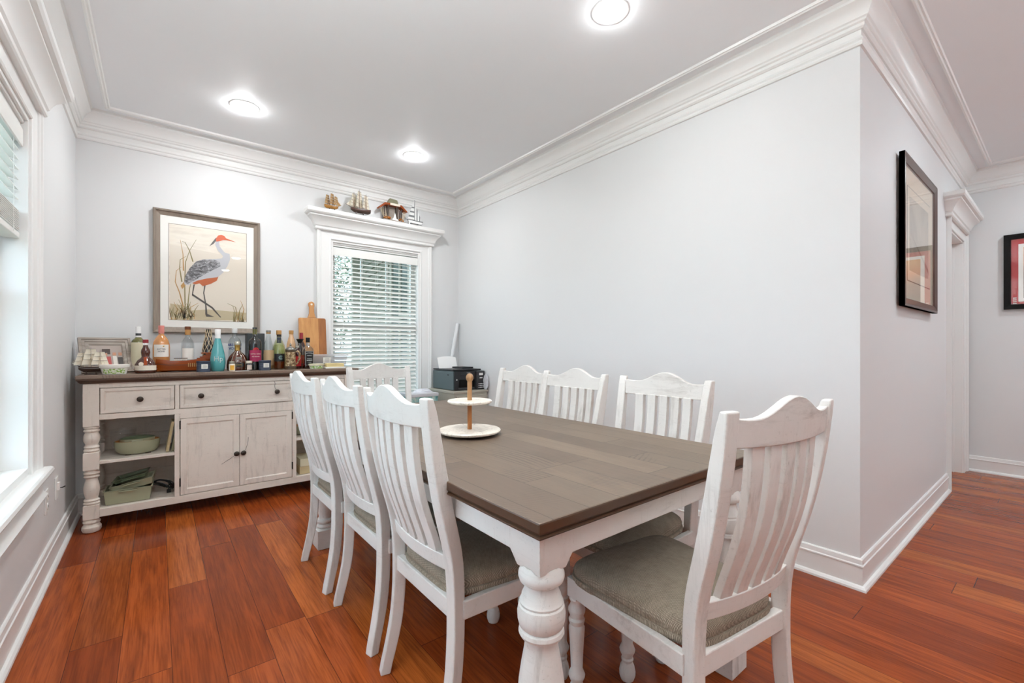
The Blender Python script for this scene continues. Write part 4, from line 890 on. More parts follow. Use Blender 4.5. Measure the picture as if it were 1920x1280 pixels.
mb.build('glass_ribs', M['silver'], t); MB().lathe([(.022, 0), (.020, .002), (.001, .003)], n=20).build('medallion', M['pewter'], t, T=lambda x, y, z: (x, -.060 - z, y * .8 + .085), smooth=True)
for s_, z_ in (('COGNAC', .043),): text_pts(s_, .010, M['brass'], t, 'label_text', on_cyl(.0702, z_))

def jar(x, y, label, r, h, bodym, lidm, labm):
    t = thing('small_jar', label, 'jar', (x, y, ST))
    MB().lathe([(r * .85, 0), (r, .003), (r, h * .68), (r * .8, h * .76)], n=24).build('jar_body', bodym, t, smooth=35)
    MB().lathe([(r * .86, h * .74), (r * .9, h * .76), (r * .9, h * .98), (r * .82, h), (.001, h)], n=24).build('lid', lidm, t, smooth=35)
    k_ = 8; l_ = MB(); rg_ = lambda z: [(r * 1.01 * cos(-pi / 2 + (i / k_ - .5) * 1.5), r * 1.01 * sin(-pi / 2 + (i / k_ - .5) * 1.5), z) for i in range(k_ + 1)]
    l_.loft([rg_(h * .1), rg_(h * .6)], cap=False, closed=False).build('label', labm, t)
jar(.421, 3.788, 'small spice jar with yellow label between the teal bottle and the cognac', .0195, .070, M['bone'], M['silver'], mat('jar_yellow', '#d9a032', .5))
jar(.529, 3.788, 'small jar with pale pink and grey label in front of the magenta wine bottle', .0225, .072, M['clear'], M['bone'], mat('jar_pale', '#c9b8ac', .6))

b = bottle('red_wine_bottle', 'dark wine bottle with bright magenta label and no cap', .577, 3.86, wine_prof(.0455, .322, .0150, .60, .15), M['wine'], (), [(.065, .150, .0457, .98, M['magenta'])])
MB().lathe([(.0158, .270), (.0152, .3215), (.012, .3225), (.001, .3225)], n=20).build('neck_foil', M['olive'], b, smooth=True)
MB().lathe([(.021, 0), (.001, .0004)], n=24).build('label_sun', M['red'], b, T=lambda x, y, z: (.0462 * cos(-pi / 2 + x / .0457), .0462 * sin(-pi / 2 + x / .0457) , y + .150) if y > -.004 else (.0462 * cos(-pi / 2 + x / .0457), .0462 * sin(-pi / 2 + x / .0457), y + .150))
house_label(b, .0463, .122, ['LUNA AZUL'], .013, M['bone']); house_label(b, .0463, .102, ['RED BLEND'], .010, M['bone'])
bx = MB().box(-.060, .060, -.055, .055, 0, .281).build('gift_box', M['darkgrey'], bevel=.002); bx.location = (.603, 4.035, ST); tag(bx, 'plain dark grey bottle box standing behind the magenta labelled wine', 'box')

b = bottle('tall_clear_bottle', 'clear bottle with long tapering neck and beige label, right of the dark grey box', .681, 3.93,
    [(.02, .004), (.034, 0), (.0375, .006), (.0385, .12), (.0370, .155), (.0290, .195), (.0195, .235), (.0150, .262), (.0140, .285)], M['clear'],
    [([(.0152, .278), (.0165, .280), (.0165, .286), (.0145, .288)], M['cork'], 'neck_ring'), ([(.0150, .288), (.0175, .290), (.0175, .303), (.016, .305), (.001, .305)], M['pewter'], 'stopper')], [(.03, .150, .0387, 1.15, mat('beige_label', '#c9ab84', .7))], liquid=([(.01, .006), (.036, .006), (.0365, .12), (.001, .12)], mat('pale_liquid', '#c79c68', .2)))
b = bottle('green_glass_bottle', 'wide pale green bottle with wooden stopper behind the black labelled bottle', .772, 4.02,
    [(.02, .004), (.046, 0), (.0505, .008), (.0510, .10), (.0490, .15), (.0420, .190), (.0300, .220), (.0190, .245), (.0165, .262), (.0165, .28)], M['greenclear'],
    [([(.0185, .272), (.0195, .274), (.0195, .307), (.018, .310), (.001, .310)], M['cork'], 'stopper')], liquid=([(.01, .008), (.048, .008), (.0485, .10), (.0465, .15), (.035, .195), (.001, .195)], mat('yellow_green_liquid', '#b9bb8a', .15)))
b = bottle('rum_bottle', 'amber spirit bottle with black label and round badge left of the beer stein', .745, 3.872,
    [(.02, .004), (.036, 0), (.0395, .006), (.0400, .13), (.0370, .165), (.0270, .200), (.0170, .222), (.0140, .235), (.0140, .26)], M['greenclear'],
    [([(.0162, .254), (.0172, .256), (.0172, .271), (.016, .273), (.001, .273)], M['capblack'], 'cap'), ([(.0152, .205), (.0150, .250)], M['navy'], 'neck_label')], [(.062, .122, .0403, 1.1, M['blacklabel'])], liquid=([(.01, .006), (.0375, .006), (.038, .085), (.001, .085)], mat('rum_liquid', '#6b2a0c', .12)))
MB().lathe([(.0165, 0), (.001, .0010)], n=24).build('badge', mat('badge_green', '#6f8582', .4), b, T=lambda x, y, z: (.0412 * cos(-pi / 2 + .15 + x / .04), .0412 * sin(-pi / 2 + .15 + x / .04), y + .092))
b = bottle('frosted_peach_bottle', 'pale peach bottle with cork stopper behind the beer stein lid', .868, 4.04,
    [(.02, .004), (.032, 0), (.036, .006), (.036, .16), (.033, .20), (.025, .235), (.018, .26), (.016, .275), (.016, .29)], mat('peach_glass', '#d8ae86', .18, coat=.3),
    [([(.0165, .280), (.0172, .282), (.0172, .298)], M['cork'], 'cork'), ([(.0175, .298), (.0175, .312), (.001, .313)], M['cork'], 'stopper')])
b = bottle('decanter', 'clear bottle with flared black pourer top right of the peach bottle', .918, 3.962,
    [(.02, .004), (.030, 0), (.034, .006), (.034, .13), (.030, .160), (.020, .178), (.0165, .190), (.0165, .215)], M['clear'],
    [([(.015, .205), (.018, .215), (.028, .236), (.029, .240), (.001, .240)], M['capblack'], 'pourer')], [(.04, .11, .0342, 1.0, M['oran'])])
# beer stein
t = thing('beer_stein', 'carved ceramic beer stein with pewter lid and handle', 'stein', (.812, 3.80, ST))
k = N('stein_relief'); f = k.noise(k.coord('Object', (1, 1, 1.2)), 60, 5, .7, 1.0); k.l(k.ramp(f, [(.38, '#3d2c1a'), (.5, '#8d6c44'), (.62, '#d6c4a0')]), k.b.inputs['Base Color']); k.b.inputs['Roughness'].default_value = .35; k.bump(f, .6, .004)
MB().lathe([(.030, 0), (.043, 0), (.0445, .006), (.042, .016), (.043, .020), (.040, .026)], n=36).build('foot', M['steind'], t, smooth=40)
MB().lathe([(.0385, .024), (.0370, .06), (.0355, .10), (.0345, .138)], n=36).build('stein_body', k.m, t, smooth=True)
MB().lathe([(.0355, .136), (.0372, .139), (.0372, .150), (.034, .152)], n=36).build('rim', M['steind'], t, smooth=40)
MB().lathe([(.037, .151), (.038, .154), (.036, .160), (.024, .170), (.010, .176), (.005, .183), (.0085, .190), (.004, .197), (.002, .204), (.001, .205)], n=36).build('lid', M['pewter'], t, smooth=40)
MB().tube([(.034, 0, .135), (.052, 0, .142), (.066, -.002, .125), (.064, -.002, .085), (.050, 0, .050), (.038, 0, .034)], [.006, .0075, .008, .0085, .0075, .006], 12).build('handle', k.m, t, smooth=True)
MB().tube([(.030, 0, .155), (.044, 0, .160), (.050, 0, .172)], .003, 8).build('thumb_lever', M['pewter'], t, smooth=True)
b = bottle('red_wine_bottle', 'slim dark red bottle with red foil cap against the cutting board', .944, 4.03, wine_prof(.030, .294, .0125, .58, .16), M['darkred'], [([(.0142, .235), (.0142, .292), (.012, .294), (.001, .294)], M['capred'], 'neck_foil')])
t = bottle('red_label_bottle', 'small flask bottle with red label between the stein and the whiskey', .881, 3.893, [(.01, .002), (.027, 0), (.0295, .005), (.030, .10), (.026, .13), (.016, .155), (.0135, .17), (.0135, .180)], M['darkred'], [([(.0145, .170), (.0145, .186), (.001, .187)], M['silver'], 'cap')], [(.02, .10, .0303, 1.5, M['red'])])
# square whiskey bottle
t = thing('whiskey_bottle', 'square whiskey bottle with black label and white lettering in front of the cutting board', 'bottle', (.955, 3.868, ST), R(6))
def sqr(r, z, k=.010): 
    c_ = []
    for sx, sy, a0 in ((1, 1, 0), (-1, 1, 1), (-1, -1, 2), (1, -1, 3)):
        for q_ in range(4): a = pi / 2 * (a0 + q_ / 3); kk = min(k, r); c_.append((sx * (r - kk) + kk * cos(a), sy * (r - kk) + kk * sin(a), z))
    return c_
MB().loft([sqr(.030, 0), sqr(.0355, .004), sqr(.036, .008), sqr(.036, .150), sqr(.034, .162), sqr(.024, .178, .02), sqr(.0155, .188, .0155), sqr(.0145, .20, .0145), sqr(.0145, .225, .0145)]).build('glass_body', M['clear'], t, smooth=40)
MB().loft([sqr(.034, .006), sqr(.034, .030)]).build('liquid', M['brownbottle'], t, smooth=40)
MB().lathe([(.0158, .212), (.0165, .214), (.0165, .2495), (.015, .251), (.001, .251)], n=22).build('cap', M['capblack'], t, smooth=35)
MB().box(-.0325, .0325, -.0372, -.0362, .028, .142).build('label', M['blacklabel'], t, bevel=.0003)
fr_ = MB(); frame(fr_, -.0315, .0315, .029, .141, [(0, 0), (0, .0006), (.0012, .0006), (.0012, 0)], -.0371); fr_.build('label_border', M['white'], t)
text_pts("JACK DANIEL'S", .0088, M['white'], t, 'label_text', lambda x, y, z: (x, -.0375 - z, .126 + y - x * x * 6)); text_pts('Old No.7', .0100, M['white'], t, 'label_text', on_front(0, -.0374, .106)); text_pts('Tennessee', .0088, M['white'], t, 'label_text', on_front(0, -.0374, .080)); text_pts('WHISKEY', .0105, M['white'], t, 'label_text', on_front(0, -.0374, .066)); text_pts('SOUR MASH', .0050, M['white'], t, 'label_text', on_front(0, -.0374, .050))
MB().loft([[(.0152 * cos(a), .0152 * sin(a), z) for a in [i * pi / 10 for i in range(20)]] for z in (.180, .208)]).build('neck_label', mat('neck_grey', '#a39a93', .6), t)

# cutting board against wall / casing
t = thing('cutting_board', 'two tone wooden cutting board with long handle leaning on the window casing', 'cutting board', (1.062, 4.085, ST))
def rrect(x0, x1, z0, z1, r, n=5):
    out = []
    for cx, cz, a0 in ((x1 - r, z0 + r, -90), (x1 - r, z1 - r, 0), (x0 + r, z1 - r, 90), (x0 + r, z0 + r, 180)):
        for i in range(n + 1): a = R(a0 + 90 * i / n); out.append((cx + r * cos(a), cz + r * sin(a)))
    return out
lb_ = lambda y0: (lambda x, z: (x, y0 + z * .12, z))
MB().prism([(.045, .001), (.045, .428)] + rrect(-.115, .2, .001, .428, .014)[12:24][::1], lb_(0), lb_(.018)).build('board', M['acacia'], t, bevel=.0012)
MB().prism([(.0451, .428), (.0451, .001)] + rrect(-.1, .108, .001, .428, .014)[0:12], lb_(0), lb_(.018)).build('dark_strip', M['acacia2'], t, bevel=.0012)
hd = [(-.042, .43), (-.034, .445), (-.028, .47), (-.026, .52)] + [(-.006 + .026 * cos(R(a)), .548 + .026 * sin(R(a))) for a in (200, 160, 120, 90, 60, 20, -20)] + [(.014, .52), (.016, .47), (.022, .445), (.030, .43)]
MB().prism(hd, lb_(.0005), lb_(.0175)).build('handle', M['acacia'], t, bevel=.003)
MB().lathe([(.009, -.0012), (.009, .0005), (.001, .0005)], n=16).build('hang_hole', M['bone'], t, T=lambda x, y, z: (x - .006, .548 * .12 - .0002 + z * .5, y + .548))

# plastic container with label, butter box
t = thing('clear_storage_box', 'clear plastic food box with white label in front of the window', 'storage box', (1.135, 3.985, ST + .0))
mb = MB().loft([[(sx * a, sy * b_, z) for sx, sy in ((-1, -1), (1, -1), (1, 1), (-1, 1))] for a, b_, z in ((.135, .075, .004), (.150, .088, .098))]); mb.build('box_body', M['plast'], t, bevel=.006)
MB().box(-.156, .156, -.094, .094, .098, .112).build('lid', M['plast'], t, bevel=.004)
MB().box(-.052, .010, -.0895, -.0885, .040, .088).build('label', M['paperw'], t, T=lambda x, y, z: (x, y + (.088 - z) * .14, z))
q = MB()
for i in range(4): q.box(-.040, -.004, -.0900, -.0896, .050 + i * .009, .0515 + i * .009)
q.build('label_lines', M['darkgrey'], t, T=lambda x, y, z: (x, y + (.088 - z) * .14 - .0004, z))
q = MB(); rg = random.Random(5)
for i in range(16):
    a, c_, r_ = rg.uniform(-.11, .03), rg.uniform(-.05, .05), rg.uniform(.014, .022); q.lathe([(.001, 0), (r_ * .8, r_ * .3), (r_, r_ * .8), (r_ * .7, r_ * 1.4), (.001, r_ * 1.6)], (a, c_, .006 + (i % 2) * .03), 10)
q = q.build('snack_contents', mat('snacks', '#8d7a66', .7), t, smooth=True); q['kind'] = 'stuff'
t = thing('butter_dish', 'long pale yellow butter dish at the right end of the sideboard', 'dish', (1.135, 3.772, ST))
MB().prism(rrect(-.080, .080, .001, .014, .006), lambda x, z: (x, -.04, z), lambda x, z: (x, .04, z)).build('dish_base', M['tubwhite'], t, bevel=.002)
MB().prism(rrect(-.070, .070, .012, .042, .012), lambda x, z: (x, -.032, z), lambda x, z: (x, .032, z)).build('dish_cover', M['butter'], t, bevel=.003)
sh = MB().box(-.045, .045, -.02, .02, 0, .0012).build('paper_slip', M['papers']); sh.location = (.478, 3.755, ST); sh.rotation_euler = (0, 0, R(5)); tag(sh, 'small white paper slip in front of the cognac', 'paper')

# ================================================================ ON THE SIDEBOARD SHELVES
t = thing('casserole_dish', 'sage oval casserole with a smaller lidded dish nested inside, left shelf', 'casserole', (-.105, 3.875, .431))
def ov(pr, name, m_, sx=1.0, sy=.72, dz=0, n=44):
    b = MB().lathe(pr, n=n); b.v = [(a * sx, c * sy, d + dz) for a, c, d in b.v]; return b.build(name, m_, t, smooth=40)
ov([(.07, .006), (.088, .006), (.108, .025), (.117, .055), (.119, .088), (.115, .088), (.112, .056), (.100, .028), (.02, .018)], 'outer_dish', M['sage'])
ov([(.1145, .082), (.1145, .0885), (.111, .0885), (.108, .066)], 'inner_glaze', M['sagein'])
ov([(.04, .050), (.080, .060), (.090, .085), (.092, .102), (.088, .102)], 'inner_dish', M['sage'])
ov([(.090, .098), (.091, .104), (.06, .113), (.02, .118), (.001, .118)], 'glass_lid', M['sagelid'])
mb = MB(); mb.box(-.028, .028, -.088, -.066, .088, .096); mb.build('dish_handle', M['sage'], t, bevel=.003)
mb = MB(); mb.box(-.06, -.03, -.05, -.03, 0, .007); mb.box(.04, .07, -.05, -.03, 0, .007); mb.box(-.01, .02, .03, .05, 0, .007); mb.build('trivet_foot', M['ship_dark'], t)
t = thing('glass_bowl', 'clear glass bowl set behind the sage casserole on the left shelf', 'bowl', (-.185, 4.035, .431)); b = MB().lathe([(.03, .003), (.045, .003), (.065, .05), (.072, .145), (.070, .145), (.062, .052), (.02, .01)], n=32); b.build('bowl_body', M['bowlglass'], t, smooth=40)
for i, (x, rot, h, m_, m2, lb) in enumerate(((.042, 9, .205, 'bookc', 'bookd', 'tan covered book leaning at the right of the left shelf'), (.070, 9, .19, 'sage', 'bookc', 'thin sage book leaning against the shelf partition'))):
    t = thing('book', lb, 'book', (x, 3.84, .431), 0, 'books on the left shelf')
    Tb = lambda a, b_, c, r_=R(rot): (a * cos(r_) + c * sin(r_), b_, c * cos(r_) - a * sin(r_) + .003)
    mb = MB(); mb.box(0, .002, -.07, .07, 0, h); mb.box(.013, .015, -.07, .07, 0, h); mb.box(0, .015, .068, .07, 0, h); mb.build('cover', M[m_], t, T=Tb)
    MB().box(.002, .013, -.066, .068, .003, h - .003).build('pages', M['bookd'] if i else M['bookc'], t, T=Tb)
# sage trays in the lower left compartment
def tray(name, label, loc, rx, ry, rz, L_, W_, H_, m_):
    t = thing(name, label, 'tray', loc); t.rotation_euler = (R(rx), R(ry), R(rz)); w = .004
    a0, b0, a1, b1 = L_ * .46, W_ * .46, L_ * .5, W_ * .5
    R4 = lambda a, b_, z: [(-a, -b_, z), (a, -b_, z), (a, b_, z), (-a, b_, z)]
    MB().loft([R4(a0, b0, 0), R4(a1, b1, H_), R4(a1 + .006, b1 + .006, H_ + .001), R4(a1 + .006, b1 + .006, H_ + .004), R4(a1 - w, b1 - w, H_ + .004), R4(a0 - w, b0 - w, w)]).build('tray_body', m_, t, bevel=.003)
    MB().box(-.045, .045, -b1 - .013, -b1, H_ - .010, H_ - .004).build('tray_handle', m_, t, bevel=.002)
    return t
tray('sage_pan', 'deep sage pan on the lower left shelf holding smaller pans', (-.145, 3.855, .137), 0, 0, -3, .235, .17, .085, M['sage'])
tray('sage_pan', 'smaller sage pan tilted on top of the deep sage pan', (-.118, 3.862, .222), 2, -11, -6, .215, .15, .040, M['sage'])
tray('sage_pan', 'shallow dark edged pan stacked tilted at the top of the pans', (-.130, 3.872, .272), 4, -13, -10, .17, .12, .018, M['sagelid'])
q = MB().box(-.012, .012, -.05, .05, 0, .095).build('black_clip_case', M['black'], bevel=.003); q.location = (-.225, 3.86, .146); q.rotation_euler = (0, R(16), 0); tag(q, 'flat black object standing in the left end of the sage pan', 'case')
mb = MB(); pts = []
for i in range(70):
    a = i * .36; pts.append((.052 * cos(a) * (1 + .18 * sin(a * .7)), .030 * sin(a * .9) + .01, .012 + .06 * abs(sin(a * .53)) + .02 * abs(sin(a))))
mb.tube(pts, .0035, 6); q = mb.build('power_cord', M['cord'], smooth=True); q.location = (.030, 3.88, .135); tag(q, 'coiled black electrical cord beside the sage pans', 'cord')
pl_ = MB().box(-.012, .012, -.01, .01, 0, .022).tube([(0, 0, .022), (0, 0, .04)], .004, 6).build('cord_plug', M['cord'], q, bevel=.002); pl_.location = (.030, -.01, .0)
# right compartment
t = thing('casserole_dish', 'sage bowl on the right shelf, partly hidden by the left chairs', 'casserole', (.955, 3.875, .431))
ov([(.07, .006), (.085, .006), (.102, .03), (.110, .075), (.106, .075), (.098, .032), (.02, .016)], 'outer_dish', M['sage']); ov([(.108, .070), (.1075, .0765), (.104, .0765)], 'inner_glaze', M['sagein'])
for z, lb, m_, w_ in ((.137, 'cream cardboard box at the bottom of the right compartment', 'bookc', .15), (.197, 'pale cream printed box stacked second in the right compartment', 'cream', .145)):
    q = MB().box(-w_, w_, -.11, .11, 0, .058).build('food_box', M[m_], bevel=.002); q.location = (1.02, 3.875, z); tag(q, lb, 'box')
q = MB()
for i in range(3): q.box(-.06, .0 - i * .012, -.1112, -.1106, .016 + i * .012, .021 + i * .012)
q.build('box_print', M['bookd'], [o for o in COL.objects if o.name.startswith('food_box')][-1])

# ================================================================ CORNER CABINET WITH PRINTER
CZ = .715
t = thing('filing_cabinet', 'grey painted low cabinet in the right back corner under the printer', 'cabinet', (2.372, 3.878, 0))
MB().box(-.190, .190, -.262, .235, .04, CZ - .022).build('cabinet_body', M['cabgrey'], t, bevel=.002); MB().box(-.180, .180, -.245, .225, 0, .04).build('plinth', M['cabgrey'], t)
MB().box(-.196, .196, -.270, .240, CZ - .022, CZ).build('top', M['cabgrey'], t, bevel=.003)
for z0 in (.06, .375):
    d = MB().box(-.168, .168, -.272, -.2625, z0, z0 + .295).build('drawer', M['cabgrey'], t, bevel=.002); MB().box(-.05, .05, -.289, -.272, z0 + .20, z0 + .212).build('handle', M['steel'], d, bevel=.002)
t = thing('printer', 'black multifunction printer with paper loaded, on the corner cabinet', 'printer', (2.388, 3.900, CZ))
MB().box(-.168, .178, -.205, .20, .004, .188).build('printer_body', M['plslate'], t, bevel=.006)
MB().box(-.160, .080, -.214, -.2045, .004, .186).build('front_panel', M['plblack'], t, bevel=.003)
MB().box(-.110, .070, -.216, -.2135, .030, .105).build('output_slot', M['black'], t)
MB().box(-.125, .060, -.222, -.213, .006, .028).build('output_tray', M['panelblk'], t, bevel=.002)
MB().box(-.090, .05, -.2155, -.2135, .112, .150).build('display', mat('screen_dark', '#232126', .12), t)
MB().box(-.172, .150, -.21, .19, .192, .206).build('scanner_lid', M['plblack'], t, bevel=.004); MB().box(.0, .13, -.10, .10, .206, .222).build('document_feeder', M['plblack'], t, bevel=.003)
MB().box(.082, .183, -.232, -.2045, .004, .186).build('control_panel', M['panelblk'], t, bevel=.008)
mb = MB()
for r_ in range(3):
    for c_ in range(4): mb.box(.106 + c_ * .016, .116 + c_ * .016, -.2335, -.231, .018 + r_ * .018, .026 + r_ * .018)
mb.box(.112, .157, -.2335, -.231, .142, .165); mb.box(.117, .152, -.2335, -.231, .112, .122); mb.build('keypad', M['outlet'], t)
MB().lathe([(.007, 0), (.006, .002), (.001, .003)], n=16).build('power_button', M['outlet'], t, T=lambda x, y, z: (x - .135, -.2145 - z, y + .105))
MB().box(-.045, -.005, -.2150, -.2141, .168, .174).build('badge_text_bar', M['outlet'], t) if 0 else text_pts('brother', .013, M['outlet'], t, 'brand_lettering', lambda x, y, z: (x + .0, -.2142 - z, y + .170))
MB().box(-.169, -.1675, -.12, -.09, .145, .155).build('side_vent', M['black'], t)
pp = MB(); n_ = 8; pp.loft([[(-.150 + .215 * i / n_, .10 + z * .35 , .192 + z + .012 * sin(pi * i / n_) * z / .12) for i in range(n_ + 1)] for z in (0, .06, .12)], cap=False, closed=False).build('paper_stack', M['papers'])
pp = [o for o in COL.objects if o.name.startswith('paper_stack')][-1]; pp.location = (2.388, 3.900, CZ + .002); tag(pp, 'white sheets standing in the rear feed of the black printer', 'paper')
sd = pp.modifiers.new('s', 'SOLIDIFY'); sd.thickness = .003
# crumpled clear bag right of printer
rg = random.Random(11); mb = MB(); rings = []
for j in range(8):
    f = j / 7; r_ = .027 * (sin(pi * (.12 + .8 * f)) ** .7); rings.append([(max(-.030, min(.026, .45 * (r_ * (1 + rg.uniform(-.22, .22))) * cos(2 * pi * i / 14))), (r_ * 1.5 * (1 + rg.uniform(-.2, .2))) * sin(2 * pi * i / 14),   .002 + .15 * f) for i in range(14)])
q = mb.loft(rings).build('crumpled_bag', mat('silver_bag', '#c9cbd0', .3, bump=(30, .8))); q.location = (2.548, 3.622, CZ); tag(q, 'crumpled silvery bag standing between the printer front and the right wall', 'bag')
# rolled paper in the corner
t = MB().tube([(2.40, 4.135, .715), (2.548, 4.150, 1.395)], .019, 16).build('paper_roll', M['roll'], smooth=True); tag(t, 'white rolled poster tube leaning in the back right corner', 'paper roll')
# bin of things left of the cabinet, below the window
t = thing('storage_tote', 'tall teal and white patterned box left of the corner cabinet below the window', 'box', (1.955, 3.90, 0))
k = N('teal_print'); f = k.noise(k.coord('Object'), 9, 4, .6, .5); k.l(k.ramp(f, [(.42, '#c9d3c9'), (.52, '#8fc0bd'), (.62, '#2f6f78')]), k.b.inputs['Base Color']); k.b.inputs['Roughness'].default_value = .5
MB().box(-.14, .14, -.13, .13, 0, .695).build('box_body', k.m, t, bevel=.004); MB().box(-.146, .146, -.136, .136, .672, .702).build('lid', M['lavender'], t, bevel=.004)
q = MB(); rings = []
for j in range(5):
    f = j / 4; rings.append([((.10 - .04 * f) * cos(2 * pi * i / 12) * (1 + rg.uniform(-.15, .15)), (.08 - .03 * f) * sin(2 * pi * i / 12) * (1 + rg.uniform(-.15, .15)), .03 * f) for i in range(12)])
q = q.loft(rings).build('crumpled_bag', mat('white_bag', '#dedfe6', .5, bump=(30, .7))); q.location = (2.00, 3.90, .702); tag(q, 'crumpled white bag lying on the teal and white box', 'bag')
t = thing('storage_tote', 'pale teal tote with dark diagonal stripe behind the far end chair', 'box', (1.58, 3.93, 0))
MB().box(-.16, .16, -.12, .12, 0, .69).build('box_body', mat('tote_teal', '#9cc4bf', .5), t, bevel=.004)
MB().add([(-.10, -.1215, .52), (-.05, -.1215, .52), (.06, -.1215, .68), (.01, -.1215, .68)], [(0, 1, 2, 3)]).build('dark_stripe', M['tealdk'], t); MB().box(-.164, .164, -.124, .124, .683, .695).build('lid', M['lavender'], t, bevel=.003)

# ================================================================ SHIPS ON THE WINDOW HEADER
HZ = 2.352
ship('ship_model', 'smallest honey coloured tall ship model on the left of the window header', (1.215, 4.110, HZ), R(0), .165, .165, M['honey'], M['ship_dark'], mat('amber_sail', '#a88454', .7), 3, 4, .16, True, .40)
ship('ship_model', 'large tall ship model with cream sails, second on the window header', (1.470, 4.112, HZ), R(180), .255, .245, M['ship_dark'], mat('oxblood_hull', '#5a1c10', .35), M['sail'], 3, 4, .15, True, .36)
# wooden dock scene
t = thing('nautical_house_model', 'brown driftwood dockside model with roof sign, third on the window header', 'model', (1.785, 4.115, HZ))
mb = MB(); mb.box(-.105, .105, -.030, .030, 0, .012)
MB().box(-.100, .125, -.035, .035, 0, .012).build('base', M['grey_frame'], t, bevel=.002)
mb = MB()
for x_, h_ in ((-.085, .13), (-.045, .155), (.04, .155), (.085, .13)): mb.tube([(x_, -.02, .012), (x_ * 1.05, -.02, h_)], .006, 7); mb.tube([(x_, .02, .012), (x_ * 1.05, .02, h_)], .006, 7)
mb.build('dock_post', M['ship_dark'], t)
mb = MB(); mb.prism([(-.145, .120), (-.085, .170), (.085, .170), (.150, .115), (.135, .110), (.075, .150), (-.075, .150), (-.135, .108)], lambda x, z: (x, -.033, z), lambda x, z: (x, .033, z)); mb.build('roof', M['ship'], t, bevel=.002)
MB().box(-.035, .065, -.038, -.034, .152, .172).build('sign', M['bone'], t, bevel=.001)
MB().box(-.080, .075, .020, .028, .012, .150).build('back_wall', M['grey_frame'], t)
MB().prism([(-.055, .170), (.06, .170), (.045, .215), (-.03, .222)], lambda x, z: (x, -.02, z), lambda x, z: (x, .02, z)).build('upper_cabin', mat('mossy_cabin', '#7d7a60', .7, bump=(60, .6)), t, bevel=.003)
mb = MB(); rg = random.Random(2)
for i in range(26): 
    a, c_ = (rg.uniform(-.09, -.03) if i % 3 else rg.uniform(.06, .105)), rg.uniform(-.028, -.005); r_ = rg.uniform(.006, .012); mb.lathe([(.001, 0), (r_, r_ * .4), (r_ * .8, r_ * 1.2), (.001, r_ * 1.5)], (a, c_, .012 + rg.uniform(0, .018)), 7)
q = mb.build('barrels_and_rope', mat('rust_rope', '#a8651f', .7), t, smooth=True)
mb = MB(); mb.prism([(-.004, .02), (.034, .02), (.016, .085)], lambda x, z: (x, -.030, z), lambda x, z: (x, -.028, z)); mb.box(-.012, .044, -.036, -.02, .012, .026); mb.build('tiny_sailboat', M['white'], t)
mb = MB()
for i in range(7): mb.tube([(-.14 + i * .009, -.02, .118), (-.09 + i * .006, -.024, .02)], .0012, 4); mb.tube([(.14 - i * .006, -.02, .112), (.10 - i * .004, -.024, .02)], .0012, 4)
mb.build('netting', M['rope'], t)
# sailboat with striped sails
t = thing('sailboat_model', 'white and grey striped sailboat model, fourth and last on the window header', 'model sailboat', (2.02, 4.115, HZ))
MB().prism([(-.075, .052), (.088, .046), (.070, .022), (-.060, .026)], lambda x, z: (x, -.018 * (1 - abs(x) * 6), z), lambda x, z: (x, .018 * (1 - abs(x) * 6), z)).build('hull', M['white'], t, bevel=.002)
MB().box(-.080, .090, -.012, .012, .050, .055).build('deck', M['sailgrey'], t)
MB().tube([(.0, 0, .05), (.0, 0, .262)], .003, 6).build('mast', M['sailgrey'], t)
s1 = MB(); lv = [(0, 0), (.16, 0), (.26, 1), (.40, 0), (.50, 1), (.64, 0), (.72, 1), (.86, 0), (1.01, 0)]
zs = [.065, .085, .105, .132, .147, .178, .190, .214, .262]; ws = [-.072, -.066, -.060, -.050, -.044, -.033, -.029, -.019, -.001]
for i in range(8):
    s1.mat(1 if i in (1, 3, 5) else 0); s1.add([(ws[i], -.001, zs[i]), (-.003, -.001, zs[i]), (-.003, -.001, zs[i + 1]), (ws[i + 1], -.001, zs[i + 1]), (ws[i], .001, zs[i]), (-.003, .001, zs[i]), (-.003, .001, zs[i + 1]), (ws[i + 1], .001, zs[i + 1])], [(0, 1, 2, 3), (7, 6, 5, 4), (0, 3, 7, 4), (1, 5, 6, 2)])
s1.build('main_sail', [M['white'], M['sailgrey']], t)
s2 = MB()
for i, (a, b_) in enumerate(((.006, .022), (.022, .034), (.034, .052), (.052, .062), (.062, .074))):
    s2.mat(i % 2); zt = lambda q_: .060 + .175 * (1 - q_ / .080); s2.add([(a, .0, .060), (b_, .0, .058), (b_, 0, zt(b_)), (a, 0, zt(a)), (a, .0015, .060), (b_, .0015, .058), (b_, .0015, zt(b_)), (a, .0015, zt(a))], [(0, 1, 2, 3), (7, 6, 5, 4)])
s2.build('jib_sail', [M['white'], M['sailgrey']], t)
MB().box(-.062, -.052, -.012, .012, 0, .03).build('stand', M['white'], t); mb = MB(); mb.box(-.08, .09, -.02, .02, 0, .006); mb.box(-.045, -.030, -.01, .01, .006, .026); mb.box(.035, .050, -.01, .01, .006, .026); mb.build('stand_base', M['sailgrey'], t)

# ================================================================ OUTSIDE
g = MB().box(-25, 30, -25, 40, -.45, -.40).build('ground', M['grass']); tag(g, 'green lawn outside the windows', 'lawn', kind='stuff')
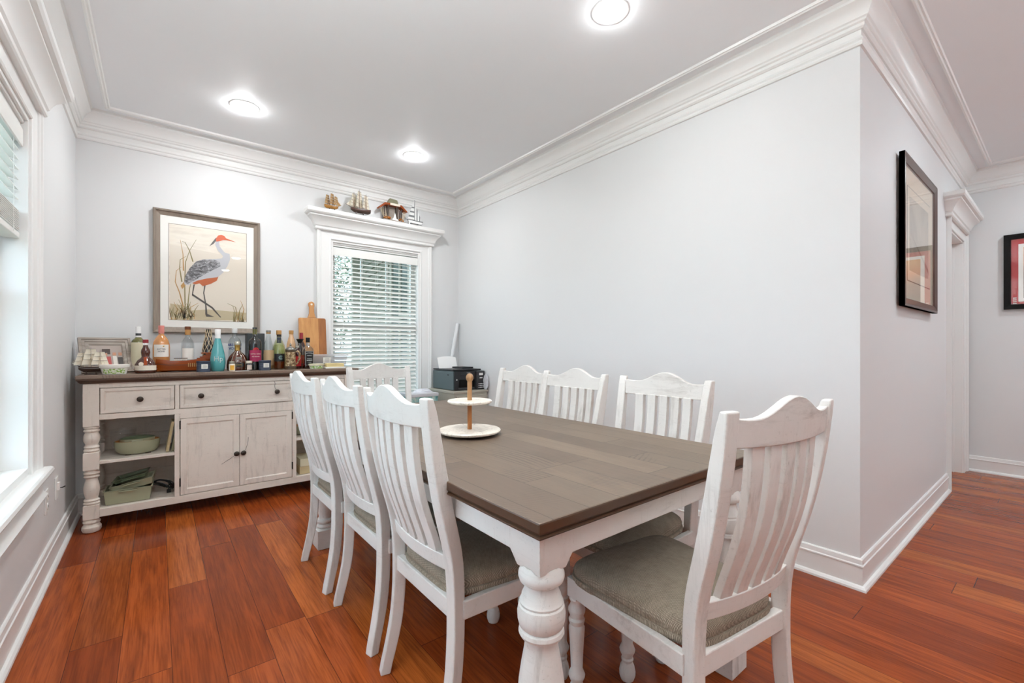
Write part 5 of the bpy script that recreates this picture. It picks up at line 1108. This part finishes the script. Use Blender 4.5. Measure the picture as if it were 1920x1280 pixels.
# sided porch wall beyond the back window (runs 7 degrees off the Y axis)
t = thing('porch_wing', 'grey green sided porch seen through the blind', 'building', (2.70, 4.62, -.4), R(-7))
mb = MB()
for i in range(31): mb.loft([[(-e, y_, z_) for e, z_ in ((0, i * .12), (.026, i * .12), (.004, i * .12 + .119), (0, i * .12 + .119))] for y_ in (0, 4.7)])
mb.build('siding_wall', M['porch'], t); MB().box(0, .15, 0, 4.7, 0, 3.72).build('wall_core', M['porchd'], t)
MB().box(-2.1, .2, .0, 4.9, 3.72, 3.80).build('porch_ceiling', M['porchroof'], t)
w_ = MB()
w_.box(-.05, 0, 1.25, 1.33, 1.0, 3.0).box(-.05, 0, 2.15, 2.23, 1.0, 3.0).box(-.05, 0, 1.33, 2.15, 1.0, 1.08).box(-.05, 0, 1.33, 2.15, 2.92, 3.0).box(-.05, 0, 1.33, 2.15, 1.96, 2.02).box(-.05, 0, 1.71, 1.76, 1.08, 2.92)
w_ = w_.build('window_frame', M['porchw'], t); MB().box(-.03, -.01, 1.33, 2.15, 1.08, 2.92).build('window_pane', mat('dark_pane', '#35443a', .15), w_)
MB().box(-.12, .02, 4.62, 4.76, 0, 3.72).build('corner_board', M['porchw'], t); MB().box(-2.0, -1.88, 4.6, 4.72, 0, 3.72).build('porch_post', M['porchw'], t)
def tree(x, y, h, label, seed):
    t = thing('tree', label, 'tree', (x, y, -.4), 0, 'trees outside the back window'); rg = random.Random(seed)
    MB().tube([(0, 0, 0), (.1, .05, h * .35), (-.05, 0, h * .7)], [.16, .12, .06], 8).build('trunk', M['bark'], t)
    mb = MB()
    for i in range(5200):
        a, b_, r_ = rg.uniform(0, 2 * pi), rg.uniform(-1, 1), rg.random() ** .4
        c = Vector((cos(a) * math.sqrt(1 - b_ * b_) * h * .34 * r_, sin(a) * math.sqrt(1 - b_ * b_) * h * .34 * r_, h * .60 + b_ * h * .42 * r_))
        u_ = Vector((rg.uniform(-1, 1), rg.uniform(-1, 1), rg.uniform(-1, 1))).normalized(); v_ = u_.orthogonal().normalized(); s_ = rg.uniform(.03, .065)
        mb.add([c - u_ * s_ * 1.6, c + v_ * s_ * .6, c + u_ * s_ * 1.6, c - v_ * s_ * .6], [(0, 1, 2, 3)])
    q = mb.build('foliage', M['leaf'], t); q['kind'] = 'stuff'
tree(2.45, 11.6, 4.8, 'leafy tree outside seen at the left of the blind', 1); tree(3.6, 19.0, 8.0, 'taller tree far behind the first one outside', 3)
